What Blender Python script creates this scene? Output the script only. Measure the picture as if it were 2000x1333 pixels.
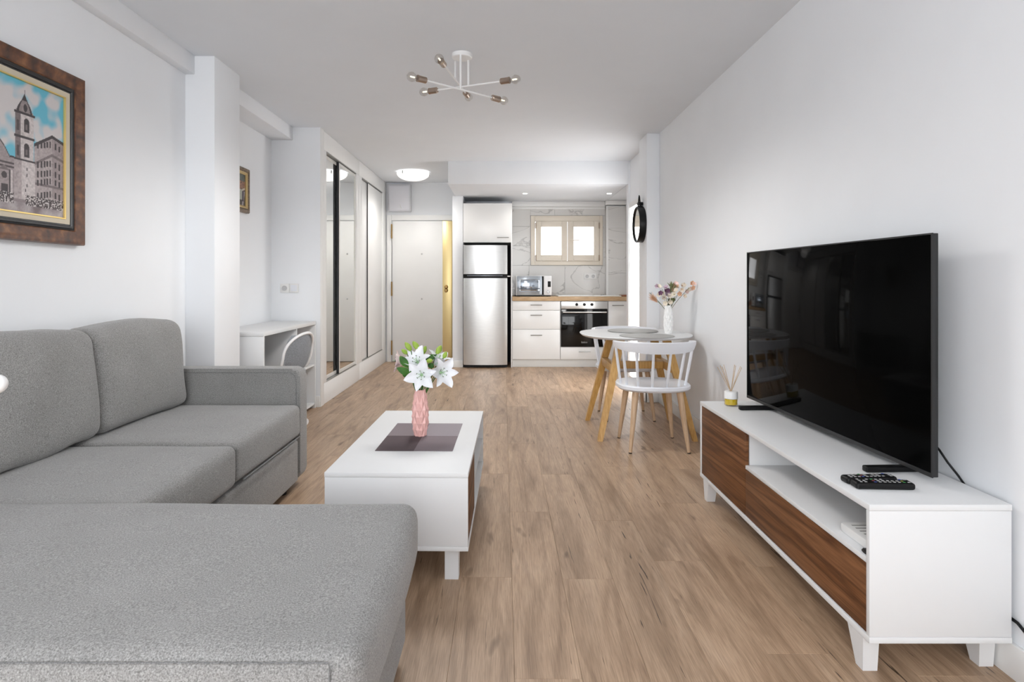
import bpy, bmesh, math, random
from mathutils import Vector, Matrix, noise
random.seed(7)
PI = math.pi
scn = bpy.context.scene
for o in list(bpy.data.objects): bpy.data.objects.remove(o)
C = scn.collection

# ------------------------------------------------------------------ camera
cd = bpy.data.cameras.new('camera'); cam = bpy.data.objects.new('camera', cd); C.objects.link(cam)
cam.location = (0, 0, 1.13); cam.rotation_euler = (PI/2, 0, 0)
cd.sensor_width = 36; cd.lens = 1200/2000*36
cd.shift_x = (1000-983)/2000; cd.shift_y = -(666.5-549)/2000
cd.clip_start = 0.05
scn.camera = cam
# ------------------------------------------------------------------ world, lights, exposure
scn.view_settings.view_transform = 'Standard'; scn.view_settings.look = 'None'
scn.view_settings.gamma = 1; scn.view_settings.use_curve_mapping = False
scn.view_settings.exposure = 0.25
w = bpy.data.worlds.new('world'); scn.world = w; w.use_nodes = True
bg = w.node_tree.nodes['Background']; bg.inputs[0].default_value = (0.93, 0.96, 1.0, 1); bg.inputs[1].default_value = 3.6

def area(name, loc, rot, sx, sy, power, col=(1, 1, 1), portal=False, spread=PI):
    l = bpy.data.lights.new(name, 'AREA'); l.shape = 'RECTANGLE'; l.size = sx; l.size_y = sy
    l.energy = power; l.color = col; l.spread = spread
    if portal: l.cycles.is_portal = True
    o = bpy.data.objects.new(name, l); C.objects.link(o); o.location = loc; o.rotation_euler = rot
    return o
# daylight through the balcony window behind the camera
area('daylight_balcony', (-0.62, -1.60, 1.46), (PI/2, 0, 0), 2.3, 1.80, 46, (0.93, 0.965, 1.0))
area('portal_kitchen', (0.885, 8.80, 1.61), (-PI/2, 0, 0), 1.0, 0.7, 1, portal=True)

# ------------------------------------------------------------------ materials
MATS = {}
def mat(name, col, rough=0.5, metal=0.0, **kw):
    if name in MATS: return MATS[name]
    m = bpy.data.materials.new(name); m.use_nodes = True
    b = m.node_tree.nodes['Principled BSDF']
    b.inputs['Base Color'].default_value = (*col, 1); b.inputs['Roughness'].default_value = rough
    b.inputs['Metallic'].default_value = metal
    for k, v in kw.items():
        b.inputs[k.replace('_', ' ')].default_value = v
    MATS[name] = m; return m
def nodes(m): return m.node_tree.nodes, m.node_tree.links, m.node_tree.nodes['Principled BSDF']
def ramp(N, stops):
    r = N.new('ShaderNodeValToRGB'); e = r.color_ramp.elements
    while len(e) < len(stops): e.new(0.5)
    for i, (p, c) in enumerate(stops):
        e[i].position = p; e[i].color = (*c, 1) if len(c) == 3 else c
    return r
def grain(m, scale=(1, 1, 1), nscale=5, stops=None, detail=6, bump=0.0, rnd=False, dist=0.0):
    N, L, b = nodes(m)
    tc = N.new('ShaderNodeTexCoord'); mp = N.new('ShaderNodeMapping'); mp.inputs['Scale'].default_value = scale
    src = tc.outputs['Object']
    if rnd:
        oi = N.new('ShaderNodeObjectInfo'); vm = N.new('ShaderNodeVectorMath'); vm.operation = 'MULTIPLY_ADD'
        cx = N.new('ShaderNodeCombineXYZ')
        for i in range(3): L.new(oi.outputs['Random'], cx.inputs[i])
        L.new(cx.outputs[0], vm.inputs[0]); vm.inputs[1].default_value = (37, 91, 53); L.new(src, vm.inputs[2]); src = vm.outputs[0]
    L.new(src, mp.inputs['Vector'])
    n = N.new('ShaderNodeTexNoise'); n.inputs['Scale'].default_value = nscale; n.inputs['Detail'].default_value = detail
    n.inputs['Distortion'].default_value = dist
    L.new(mp.outputs[0], n.inputs['Vector'])
    if stops:
        r = ramp(N, stops); L.new(n.outputs['Fac'], r.inputs[0]); L.new(r.outputs[0], b.inputs['Base Color'])
    if bump:
        bp = N.new('ShaderNodeBump'); bp.inputs['Strength'].default_value = bump; bp.inputs['Distance'].default_value = 0.002
        L.new(n.outputs['Fac'], bp.inputs['Height']); L.new(bp.outputs[0], b.inputs['Normal'])
    return m
def plain(m, v=0.03, sc=3):      # very slight tonal unevenness, keeps every material procedural
    N, L, b = nodes(m); c = b.inputs['Base Color'].default_value[:3]
    return grain(m, nscale=sc, stops=[(0.3, tuple(x*(1-v) for x in c)), (0.7, tuple(min(1, x*(1+v)) for x in c))], detail=2)

M_wall = plain(mat('wall_paint', (0.862, 0.88, 0.905), 0.65), 0.01)
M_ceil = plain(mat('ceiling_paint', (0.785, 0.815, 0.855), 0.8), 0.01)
M_trim = plain(mat('trim_paint', (0.83, 0.83, 0.82), 0.35), 0.01)
M_lac = plain(mat('white_lacquer', (0.77, 0.775, 0.78), 0.5), 0.01)
M_lac2 = plain(mat('cabinet_white', (0.85, 0.85, 0.84), 0.25), 0.01)
M_plast = plain(mat('white_plastic', (0.80, 0.82, 0.87), 0.30), 0.01)
M_black = plain(mat('black_plastic', (0.006, 0.006, 0.0065), 0.4, Specular_IOR_Level=0.25), 0.1)
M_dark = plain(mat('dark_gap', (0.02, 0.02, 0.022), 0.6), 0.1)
M_screen = plain(mat('screen_glass', (0.002, 0.002, 0.002), 0.05, Specular_IOR_Level=0.10, IOR=1.2), 0.1)
M_ovenglass = plain(mat('oven_glass', (0.003, 0.003, 0.003), 0.06, Specular_IOR_Level=0.35), 0.1)
M_bezel = plain(mat('tv_bezel', (0.035, 0.035, 0.036), 0.4, 0.5), 0.05)
M_steel = grain(mat('brushed_steel', (0.62, 0.62, 0.61), 0.30, 0.95), (1, 1, 60), 14, [(0.3, (0.60, 0.60, 0.59)), (0.7, (0.70, 0.70, 0.69))], bump=0.05)
M_chrome = plain(mat('handle_steel', (0.45, 0.45, 0.44), 0.3, 1.0), 0.05)
M_brass = grain(mat('brass_sheet', (0.75, 0.58, 0.25), 0.38, 0.75), (3, 1, 0.3), 2, [(0.3, (0.72, 0.56, 0.25)), (0.7, (0.85, 0.70, 0.38))])
M_brass2 = plain(mat('old_brass', (0.35, 0.22, 0.08), 0.35, 0.9), 0.1)
M_fabric = None
def fabric(name, base):
    m = mat(name, base, 0.95, Sheen_Weight=0.25)
    N, L, b = nodes(m)
    tc = N.new('ShaderNodeTexCoord')
    n = N.new('ShaderNodeTexNoise'); n.inputs['Scale'].default_value = 300; n.inputs['Detail'].default_value = 3; n.inputs['Roughness'].default_value = 0.7
    n2 = N.new('ShaderNodeTexNoise'); n2.inputs['Scale'].default_value = 5; n2.inputs['Detail'].default_value = 3
    L.new(tc.outputs['Object'], n.inputs['Vector']); L.new(tc.outputs['Object'], n2.inputs['Vector'])
    r = ramp(N, [(0.30, tuple(c*0.45 for c in base)), (0.5, base), (0.70, tuple(c*1.60 for c in base))])
    L.new(n.outputs['Fac'], r.inputs[0])
    r2 = ramp(N, [(0.3, (0.93, 0.93, 0.93)), (0.7, (1.05, 1.05, 1.05))]); L.new(n2.outputs['Fac'], r2.inputs[0])
    mx = N.new('ShaderNodeMix'); mx.data_type = 'RGBA'; mx.blend_type = 'MULTIPLY'; mx.inputs[0].default_value = 1
    L.new(r.outputs[0], mx.inputs[6]); L.new(r2.outputs[0], mx.inputs[7]); L.new(mx.outputs[2], b.inputs['Base Color'])
    bp = N.new('ShaderNodeBump'); bp.inputs['Strength'].default_value = 0.35; bp.inputs['Distance'].default_value = 0.0015
    L.new(n.outputs['Fac'], bp.inputs['Height']); L.new(bp.outputs[0], b.inputs['Normal'])
    return m
M_fabric = fabric('heathered_fabric', (0.252, 0.247, 0.240))
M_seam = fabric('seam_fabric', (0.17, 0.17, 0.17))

def floor_mat():
    m = mat('oak_laminate', (0.4, 0.3, 0.2), 0.42)
    N, L, b = nodes(m)
    tc = N.new('ShaderNodeTexCoord'); oi = N.new('ShaderNodeObjectInfo')
    cx = N.new('ShaderNodeCombineXYZ')
    for i in range(3): L.new(oi.outputs['Random'], cx.inputs[i])
    va = N.new('ShaderNodeVectorMath'); va.operation = 'MULTIPLY_ADD'; va.inputs[1].default_value = (37, 91, 53)
    L.new(cx.outputs[0], va.inputs[0]); L.new(tc.outputs['Object'], va.inputs[2])
    def nz(scale, ns, det, dist=0):
        mp = N.new('ShaderNodeMapping'); mp.inputs['Scale'].default_value = scale; L.new(va.outputs[0], mp.inputs['Vector'])
        n = N.new('ShaderNodeTexNoise'); n.inputs['Scale'].default_value = ns; n.inputs['Detail'].default_value = det; n.inputs['Distortion'].default_value = dist
        L.new(mp.outputs[0], n.inputs['Vector']); return n.outputs['Fac']
    broad = nz((6, 0.8, 1), 1.6, 4, 1.2)
    fine = nz((120, 3.2, 1), 3.0, 7, 0.6)
    rings = N.new('ShaderNodeMath'); rings.operation = 'SINE'
    ml = N.new('ShaderNodeMath'); ml.operation = 'MULTIPLY'; ml.inputs[1].default_value = 75
    L.new(nz((3.6, 0.30, 1), 1.1, 1.5, 0.25), ml.inputs[0]); L.new(ml.outputs[0], rings.inputs[0])
    crack = nz((24, 1.1, 1), 2.1, 5, 1.6)
    c1 = ramp(N, [(0.26, (0.29, 0.188, 0.118)), (0.42, (0.41, 0.282, 0.186)), (0.58, (0.480, 0.338, 0.228)), (0.75, (0.55, 0.405, 0.288))])
    L.new(broad, c1.inputs[0])
    def mul(a, fac_out, stops, f=1.0):
        r = ramp(N, stops); L.new(fac_out, r.inputs[0])
        mx = N.new('ShaderNodeMix'); mx.data_type = 'RGBA'; mx.blend_type = 'MULTIPLY'; mx.inputs[0].default_value = f
        L.new(a, mx.inputs[6]); L.new(r.outputs[0], mx.inputs[7]); return mx.outputs[2]
    col = mul(c1.outputs[0], fine, [(0.28, (0.70, 0.67, 0.64)), (0.62, (1.08, 1.08, 1.08))])
    mr = N.new('ShaderNodeMapRange'); mr.inputs[1].default_value = -1; mr.inputs[2].default_value = 1; L.new(rings.outputs[0], mr.inputs[0])
    col = mul(col, mr.outputs[0], [(0.0, (0.88, 0.865, 0.85)), (0.40, (1.03, 1.03, 1.03))])
    col = mul(col, crack, [(0.285, (0.13, 0.10, 0.08)), (0.325, (1, 1, 1))])
    col = mul(col, nz((9, 2.4, 1), 1.3, 2, 0.3), [(0.23, (0.42, 0.38, 0.35)), (0.33, (1, 1, 1))])
    tint = N.new('ShaderNodeMath'); tint.operation = 'FRACT'
    t0 = N.new('ShaderNodeMath'); t0.operation = 'MULTIPLY'; t0.inputs[1].default_value = 17.3; L.new(oi.outputs['Random'], t0.inputs[0]); L.new(t0.outputs[0], tint.inputs[0])
    col = mul(col, tint.outputs[0], [(0.0, (0.90, 0.89, 0.88)), (1.0, (1.07, 1.06, 1.05))])
    L.new(col, b.inputs['Base Color'])
    bp = N.new('ShaderNodeBump'); bp.inputs['Strength'].default_value = 0.25; bp.inputs['Distance'].default_value = 0.001
    L.new(fine, bp.inputs['Height']); L.new(bp.outputs[0], b.inputs['Normal'])
    return m
M_floor = floor_mat()
def walnut():
    m = mat('walnut_veneer', (0.2, 0.1, 0.05), 0.5, Specular_IOR_Level=0.2)
    N, L, b = nodes(m)
    tc = N.new('ShaderNodeTexCoord')
    mp = N.new('ShaderNodeMapping'); mp.inputs['Scale'].default_value = (1, 0.55, 9); L.new(tc.outputs['Object'], mp.inputs['Vector'])
    n = N.new('ShaderNodeTexNoise'); n.inputs['Scale'].default_value = 1.5; n.inputs['Detail'].default_value = 4; n.inputs['Distortion'].default_value = 0.5
    L.new(mp.outputs[0], n.inputs['Vector'])
    mp2 = N.new('ShaderNodeMapping'); mp2.inputs['Scale'].default_value = (1, 3, 120); L.new(tc.outputs['Object'], mp2.inputs['Vector'])
    n2 = N.new('ShaderNodeTexNoise'); n2.inputs['Scale'].default_value = 2.2; n2.inputs['Detail'].default_value = 4; L.new(mp2.outputs[0], n2.inputs['Vector'])
    r = ramp(N, [(0.32, (0.070, 0.028, 0.012)), (0.42, (0.20, 0.085, 0.034)), (0.49, (0.10, 0.040, 0.017)), (0.57, (0.24, 0.110, 0.048)), (0.68, (0.115, 0.047, 0.020))])
    r2 = ramp(N, [(0.3, (0.78, 0.76, 0.74)), (0.65, (1.1, 1.1, 1.1))])
    L.new(n.outputs['Fac'], r.inputs[0]); L.new(n2.outputs['Fac'], r2.inputs[0])
    mx = N.new('ShaderNodeMix'); mx.data_type = 'RGBA'; mx.blend_type = 'MULTIPLY'; mx.inputs[0].default_value = 1
    L.new(r.outputs[0], mx.inputs[6]); L.new(r2.outputs[0], mx.inputs[7]); L.new(mx.outputs[2], b.inputs['Base Color'])
    return m
M_walnut = walnut()
M_counter = grain(mat('oak_worktop', (0.55, 0.38, 0.2), 0.4), (3, 30, 30), 3, [(0.3, (0.42, 0.27, 0.14)), (0.7, (0.62, 0.44, 0.26))])
M_tableleg = grain(mat('honey_oak', (0.6, 0.36, 0.12), 0.4), (30, 30, 2), 3, [(0.3, (0.50, 0.27, 0.07)), (0.7, (0.66, 0.40, 0.14))])
M_beech = grain(mat('beech_leg', (0.55, 0.38, 0.24), 0.4), (30, 30, 2), 3, [(0.3, (0.50, 0.33, 0.20)), (0.7, (0.66, 0.47, 0.31))])
def marble():
    m = mat('marble_tile', (0.7, 0.7, 0.69), 0.15)
    N, L, b = nodes(m)
    tc = N.new('ShaderNodeTexCoord'); oi = N.new('ShaderNodeObjectInfo'); cx = N.new('ShaderNodeCombineXYZ')
    for i in range(3): L.new(oi.outputs['Random'], cx.inputs[i])
    va = N.new('ShaderNodeVectorMath'); va.operation = 'MULTIPLY_ADD'; va.inputs[1].default_value = (31, 17, 23)
    L.new(cx.outputs[0], va.inputs[0]); L.new(tc.outputs['Object'], va.inputs[2])
    mp = N.new('ShaderNodeMapping'); mp.inputs['Rotation'].default_value = (0, 0.7, 0); mp.inputs['Scale'].default_value = (1.0, 1, 2.2); L.new(va.outputs[0], mp.inputs['Vector'])
    n = N.new('ShaderNodeTexNoise'); n.inputs['Scale'].default_value = 0.9; n.inputs['Detail'].default_value = 5; n.inputs['Distortion'].default_value = 1.4
    L.new(mp.outputs[0], n.inputs['Vector'])
    r = ramp(N, [(0.0, (0.68, 0.67, 0.65)), (0.475, (0.69, 0.68, 0.66)), (0.490, (0.43, 0.42, 0.41)), (0.50, (0.71, 0.70, 0.68)), (1, (0.64, 0.63, 0.62))])
    L.new(n.outputs['Fac'], r.inputs[0]); L.new(r.outputs[0], b.inputs['Base Color'])
    return m
M_marble = marble()
M_cream = plain(mat('cream_frame', (0.78, 0.71, 0.61), 0.4), 0.03)
M_mirror = mat('mirror_glass', (0.86, 0.87, 0.85), 0.01, 1.0)
M_mirror = plain(M_mirror, 0.003)
M_alu = plain(mat('wardrobe_frame', (0.72, 0.71, 0.68), 0.35, 0.1), 0.02)
def glassy(name, col=(1, 1, 1), rough=0.0, ior=1.45, alpha=None):
    m = mat(name, col, rough, Transmission_Weight=1.0, IOR=ior); return plain(m, 0.003)
def pane_mat(name='window_glass', gl=0.08, tint=1.0):
    m = bpy.data.materials.new(name); m.use_nodes = True; N, L = m.node_tree.nodes, m.node_tree.links
    N.remove(N['Principled BSDF']); out = N['Material Output']
    t = N.new('ShaderNodeBsdfTransparent'); t.inputs[0].default_value = (tint, tint*0.985, tint*0.97, 1); g = N.new('ShaderNodeBsdfGlossy'); g.inputs['Roughness'].default_value = 0.02
    lw = N.new('ShaderNodeLayerWeight'); lw.inputs['Blend'].default_value = 0.5; pw = N.new('ShaderNodeMath'); pw.operation = 'POWER'; pw.inputs[1].default_value = 4.0
    fr = N.new('ShaderNodeMath'); fr.operation = 'MULTIPLY_ADD'; fr.inputs[1].default_value = gl*4; fr.inputs[2].default_value = gl*0.5
    L.new(lw.outputs['Facing'], pw.inputs[0]); L.new(pw.outputs[0], fr.inputs[0])
    mx = N.new('ShaderNodeMixShader'); L.new(fr.outputs[0], mx.inputs[0]); L.new(t.outputs[0], mx.inputs[1]); L.new(g.outputs[0], mx.inputs[2])
    L.new(mx.outputs[0], out.inputs[0]); return m
M_pane = pane_mat()
M_bulb = pane_mat('bulb_glass', 0.22, 0.88)
def emit(name, col, s):
    m = mat(name, col, 0.4); N, L, b = nodes(m)
    b.inputs['Emission Color'].default_value = (*col, 1); b.inputs['Emission Strength'].default_value = s
    return plain(m, 0.01)
M_pink = plain(mat('pink_ceramic', (0.86, 0.50, 0.46), 0.35), 0.02)
M_wvase = plain(mat('white_ceramic', (0.86, 0.86, 0.85), 0.3), 0.01)
def petal_mat(name, a, c):
    m = mat(name, a, 0.6); return grain(m, (1, 1, 1), 25, [(0.3, a), (0.7, c)], 2)
M_petal = petal_mat('lily_petal', (0.86, 0.87, 0.91), (0.92, 0.93, 0.96))
M_pinkpetal = petal_mat('pink_petal', (0.80, 0.58, 0.58), (0.90, 0.78, 0.76))
M_leaf = petal_mat('leaf_green', (0.018, 0.085, 0.010), (0.06, 0.19, 0.02))
M_bud = petal_mat('bud_green', (0.22, 0.38, 0.03), (0.40, 0.55, 0.09))
M_stamen = petal_mat('stamen_green', (0.35, 0.55, 0.30), (0.45, 0.65, 0.4))
M_anther = plain(mat('anther_dark', (0.06, 0.05, 0.04), 0.7), 0.1)

# ------------------------------------------------------------------ build helpers
OFF = {}
def link(name, bm, m, parent=None, off=None, smooth=True, loc=None):
    me = bpy.data.meshes.new(name)
    bmesh.ops.recalc_face_normals(bm, faces=bm.faces)
    o = bpy.data.objects.new(name, me); C.objects.link(o)
    if parent is not None:
        off = OFF.get(parent.name, Vector((0, 0, 0))); o.parent = parent
        OFF[o.name] = off
    elif loc is not None:
        off = Vector(loc); o.location = loc; OFF[o.name] = off
    else: off = Vector((0, 0, 0)); OFF[o.name] = off
    bmesh.ops.translate(bm, verts=bm.verts, vec=-off)
    bm.to_mesh(me); bm.free()
    if smooth:
        me.polygons.foreach_set('use_smooth', [True]*len(me.polygons))
        try: me.set_sharp_from_angle(angle=math.radians(38))
        except Exception: pass
    if m: me.materials.append(m)
    return o
def tag(o, label=None, cat=None, group=None, kind=None):
    if label: o['label'] = label
    if cat: o['category'] = cat
    if group: o['group'] = group
    if kind: o['kind'] = kind
    return o
def thing(name, label, cat, loc, group=None, local=False, rz=0):
    o = bpy.data.objects.new(name, None); C.objects.link(o); o.location = loc; o.rotation_euler = (0, 0, rz)
    o.empty_display_size = 0.05
    OFF[o.name] = Vector((0, 0, 0)) if local else Vector(loc)
    return tag(o, label, cat, group)
def B(): return bmesh.new()
def add_box(bm, x0, x1, y0, y1, z0, z1, bev=0.0, seg=2):
    r = bmesh.ops.create_cube(bm, size=1)
    vs = r['verts']
    for v in vs:
        v.co = Vector(((x0+x1)/2 + v.co.x*(x1-x0), (y0+y1)/2 + v.co.y*(y1-y0), (z0+z1)/2 + v.co.z*(z1-z0)))
    if bev > 0:
        es = list({e for v in vs for e in v.link_edges})
        bmesh.ops.bevel(bm, geom=es, offset=bev, segments=seg, affect='EDGES', profile=0.5)
    return bm
def box(name, x0, x1, y0, y1, z0, z1, m, parent=None, bev=0.0, seg=2, loc=None):
    return link(name, add_box(B(), x0, x1, y0, y1, z0, z1, bev, seg), m, parent, loc=loc)
def boxes(name, L, m, parent=None, bev=0.0, loc=None):
    bm = B()
    for b in L: add_box(bm, *b, bev)
    return link(name, bm, m, parent, loc=loc)
def add_tube(bm, pts, r, seg=10, caps=True):
    pts = [Vector(p) for p in pts]; n = len(pts)
    rs = r if isinstance(r, (list, tuple)) else [r]*n
    rings = []; prev = None
    for i, p in enumerate(pts):
        t = (pts[min(i+1, n-1)]-pts[max(i-1, 0)]).normalized()
        if prev is None:
            a = t.orthogonal().normalized()
        else:
            a = (prev - t*prev.dot(t)); a = a.normalized() if a.length > 1e-6 else t.orthogonal().normalized()
        prev = a; b = t.cross(a)
        rings.append([bm.verts.new(p + (a*math.cos(2*PI*k/seg)+b*math.sin(2*PI*k/seg))*rs[i]) for k in range(seg)])
    for i in range(n-1):
        for k in range(seg):
            bm.faces.new((rings[i][k], rings[i][(k+1) % seg], rings[i+1][(k+1) % seg], rings[i+1][k]))
    if caps:
        bm.faces.new(rings[0]); bm.faces.new(rings[-1])
    return bm
def add_lathe(bm, prof, c=(0, 0, 0), seg=24, axis=None, fn=None):
    c = Vector(c); q = Vector((0, 0, 1)).rotation_difference(Vector(axis).normalized()) if axis is not None else None
    rings = []
    for (r, z) in prof:
        if r < 1e-5:
            v = Vector((0, 0, z)); v = q @ v if q else v; rings.append([bm.verts.new(c+v)]); continue
        ring = []
        for k in range(seg):
            a = 2*PI*k/seg; rr = r*(fn(a, z) if fn else 1)
            v = Vector((rr*math.cos(a), rr*math.sin(a), z)); v = q @ v if q else v
            ring.append(bm.verts.new(c+v))
        rings.append(ring)
    for a, b in zip(rings, rings[1:]):
        if len(a) == 1 and len(b) == 1: continue
        for k in range(seg):
            k2 = (k+1) % seg
            if len(a) == 1: bm.faces.new((a[0], b[k2], b[k]))
            elif len(b) == 1: bm.faces.new((a[k], a[k2], b[0]))
            else: bm.faces.new((a[k], a[k2], b[k2], b[k]))
    return bm
def add_prism(bm, poly, axis, a0, a1, bev=0):
    """poly: list of 2D points, extruded along axis 'x','y','z'"""
    def mk(p, a):
        return {'x': (a, p[0], p[1]), 'y': (p[0], a, p[1]), 'z': (p[0], p[1], a)}[axis]
    A = [bm.verts.new(mk(p, a0)) for p in poly]; Bv = [bm.verts.new(mk(p, a1)) for p in poly]
    n = len(poly)
    f = [bm.faces.new(A), bm.faces.new(Bv)]
    for i in range(n): f.append(bm.faces.new((A[i], A[(i+1) % n], Bv[(i+1) % n], Bv[i])))
    if bev:
        es = list({e for e in f[0].edges} | {e for e in f[1].edges})
        bmesh.ops.bevel(bm, geom=es, offset=bev, segments=3, affect='EDGES', profile=0.5)
    return bm
def samples(h, r, nm):
    L = [-h, -h+r*0.12, -h+r*0.35, -h+r*0.65, -h+r]
    mid = [-(h-r) + 2*(h-r)*k/nm for k in range(1, nm)]
    return L + mid + [-x for x in reversed(L)]
def soft_box(bm, x0, x1, y0, y1, z0, z1, r, puff=(0, 0, 0), nm=12, wob=0.0, shear=None, seed=0):
    """rounded, slightly inflated box: upholstery"""
    h = Vector(((x1-x0)/2, (y1-y0)/2, (z1-z0)/2)); c = Vector(((x0+x1)/2, (y0+y1)/2, (z0+z1)/2))
    S = [samples(h[i], min(r, h[i]*0.95), nm) for i in range(3)]
    V = {}
    def vert(p):
        key = tuple(round(x, 6) for x in p)
        if key in V: return V[key]
        q = Vector(p); inner = Vector([max(-(h[i]-r), min(h[i]-r, q[i])) if h[i] > r else 0 for i in range(3)])
        d = q-inner
        if d.length > 1e-7 and sum(1 for i in range(3) if abs(d[i]) > 1e-7) > 0: q2 = inner + d.normalized()*r if d.length > 0 else q
        else: q2 = q
        # faces: only normalise when outside inner box in more than one axis
        u = [q2[i]/h[i] for i in range(3)]
        for i in range(3):
            j, k = (i+1) % 3, (i+2) % 3
            q2[i] += puff[i]*u[i]*(1-u[j]**2)*(1-u[k]**2)
        if wob:
            nn = noise.noise_vector((q2+c)*5.0 + Vector((seed, seed, seed)))
            q2 += nn*wob
        if shear: q2 = shear(q2, u)
        V[key] = bm.verts.new(q2+c); return V[key]
    for ax in range(3):
        j, k = (ax+1) % 3, (ax+2) % 3
        for sgn in (-1, 1):
            for a in range(len(S[j])-1):
                for b in range(len(S[k])-1):
                    ps = []
                    for (aa, bb) in ((a, b), (a+1, b), (a+1, b+1), (a, b+1)):
                        p = [0, 0, 0]; p[ax] = sgn*h[ax]; p[j] = S[j][aa]; p[k] = S[k][bb]; ps.append(vert(p))
                    if len(set(ps)) == 4:
                        try: bm.faces.new(ps)
                        except ValueError: pass
    return bm
def XZ(px, py, Y): return ((px-983)*Y/1200, 1.13-(py-549)*Y/1200)
def P(px, py, Y): return Vector(((px-983)*Y/1200, Y, 1.13-(py-549)*Y/1200))
def rrect(x0, x1, z0, z1, r, n=6):
    pts = []
    for (cx, cz, a0) in ((x1-r, z0+r, -PI/2), (x1-r, z1-r, 0), (x0+r, z1-r, PI/2), (x0+r, z0+r, PI)):
        for k in range(n+1):
            a = a0 + PI/2*k/n; pts.append((cx+r*math.cos(a), cz+r*math.sin(a)))
    return pts

# ------------------------------------------------------------------ the room shell
ZC = 2.505; YB = 8.60; XR = 1.455; XL = -1.94; XL2 = -2.075; YE = 5.50; XW = -1.64; YH = 7.04; ZS = 2.24
def st(o): o['kind'] = 'structure'; return o
fl = st(box('floor', -2.25, 1.85, -1.8, YB+0.1, -0.10, -0.008, plain(mat('floor_joint', (0.20, 0.14, 0.10), 0.8), 0.05)))
PW, PL = 0.192, 1.26
def plank(x0, x1, y0, y1):
    cx, cy = x0, y0
    me_key = (round(x1-x0, 4), round(y1-y0, 4))
    if me_key not in PM:
        bm = add_box(B(), 0.0002, x1-x0-0.0002, 0.0002, y1-y0-0.0002, -0.008, 0.0)
        top = [e for e in bm.edges if all(v.co.z > -0.001 for v in e.verts)]
        bmesh.ops.bevel(bm, geom=top, offset=0.0007, segments=1, affect='EDGES')
        me = bpy.data.meshes.new('plank'); bm.to_mesh(me); bm.free(); me.materials.append(M_floor); PM[me_key] = me
    o = bpy.data.objects.new('plank', PM[me_key]); C.objects.link(o); o.location = (cx, cy, 0); o.parent = fl
PM = {}
rows = int((1.75+2.08)/PW)+1
for i in range(rows):
    x0 = -2.08+i*PW; x1 = min(x0+PW, 1.75)
    y = -1.8 - ((i*0.47) % 1.0)*PL - random.random()*0.25
    while y < YB:
        a, b2 = max(y, -1.8), min(y+PL, YB)
        if b2-a > 0.02: plank(x0, x1, a, b2)
        y += PL
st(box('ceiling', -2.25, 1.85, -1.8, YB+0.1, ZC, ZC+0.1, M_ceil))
st(box('wall_left', XL-0.12, XL, -1.8, 3.75, 0, ZC, M_wall))
st(box('trim_1', XL-0.2, -1.762, 3.75, 4.11, 0, ZC, M_wall, bev=0.004))            # left pillar
st(box('wall_left_alcove', XL2-0.1, XL2, 4.11, YB, 0, ZC, M_wall))
st(box('wall_alcove_end', XL2, XW, YE, YE+0.08, 0, ZC, M_wall))
st(box('trim_2', XL, -1.883, -1.8, 3.75, 2.391, ZC, M_wall, bev=0.003))            # beam, first bay
st(box('trim_3', XL2, -1.883, 4.11, YE, 2.391, ZC, M_wall, bev=0.003))             # beam, second bay
st(box('baseboard_left', XL, XL+0.012, -1.8, 3.75, 0, 0.1, M_trim))
st(box('baseboard_alcove', XL2, XW, YE-0.012, YE, 0, 0.1, M_trim, bev=0.002))
st(box('wall_right', XR, XR+0.12, -1.8, 6.04, 0, ZC, M_wall))
st(box('trim_4', 1.335, XR, 5.72, 6.04, 0, ZC, M_wall, bev=0.004))                 # right pillar
st(box('wall_right_lintel', XR, XR+0.12, 6.04, YH, 2.02, ZC, M_wall))
st(box('wall_right_stub', 1.432, 1.75, YH, YH+0.1, 0, ZC, M_wall, bev=0.003))
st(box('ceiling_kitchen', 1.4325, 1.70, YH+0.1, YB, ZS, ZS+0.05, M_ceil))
st(box('wall_right_kitchen', 1.70, 1.80, YH+0.1, YB, 0, ZC, M_wall))
st(boxes('baseboard_right', [(XR-0.012, XR, -1.8, 5.72, 0, 0.1), (1.335-0.012, XR-0.012, 5.708, 5.72, 0, 0.1), (1.323, 1.335, 5.708, 6.04, 0, 0.1)], M_trim, bev=0.002))
WX0, WX1, WZ0, WZ1 = 0.383, 1.388, 1.349, 2.04                                        # kitchen window opening (X, Z) on YB
wx0, wx1, wz0, wz1 = 0.44, 1.345, 1.405, 1.965
st(boxes('wall_far', [(-2.25, wx0, YB, YB+0.12, 0, ZC), (wx1, 1.85, YB, YB+0.12, 0, ZC), (wx0, wx1, YB, YB+0.12, 0, wz0), (wx0, wx1, YB, YB+0.12, wz1, ZC)], M_wall))
st(boxes('wall_near', [(-2.25, -1.82, -1.8, -1.68, 0, ZC), (0.58, 1.85, -1.8, -1.68, 0, ZC), (-1.82, 0.58, -1.8, -1.68, 2.41, ZC), (-1.82, 0.58, -1.8, -1.68, 0, 0.50)], M_wall))
wn = st(boxes('window_3', [(-1.82, -1.77, -1.78, -1.70, 0.50, 2.41), (0.53, 0.58, -1.78, -1.70, 0.50, 2.41), (-0.645, -0.595, -1.78, -1.70, 0.50, 2.41), (-1.77, 0.53, -1.78, -1.70, 2.36, 2.41), (-1.77, 0.53, -1.78, -1.70, 0.50, 0.55)], M_trim))
box('pane', -1.77, 0.53, -1.745, -1.740, 0.55, 2.36, M_pane, wn)
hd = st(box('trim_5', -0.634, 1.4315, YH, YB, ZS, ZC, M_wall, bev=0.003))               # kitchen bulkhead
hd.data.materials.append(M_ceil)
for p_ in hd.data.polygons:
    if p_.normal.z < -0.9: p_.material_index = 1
st(box('wall_fridge_side', -0.665, -0.527, 8.03, YB, 0, ZS, M_wall, bev=0.003))
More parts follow.
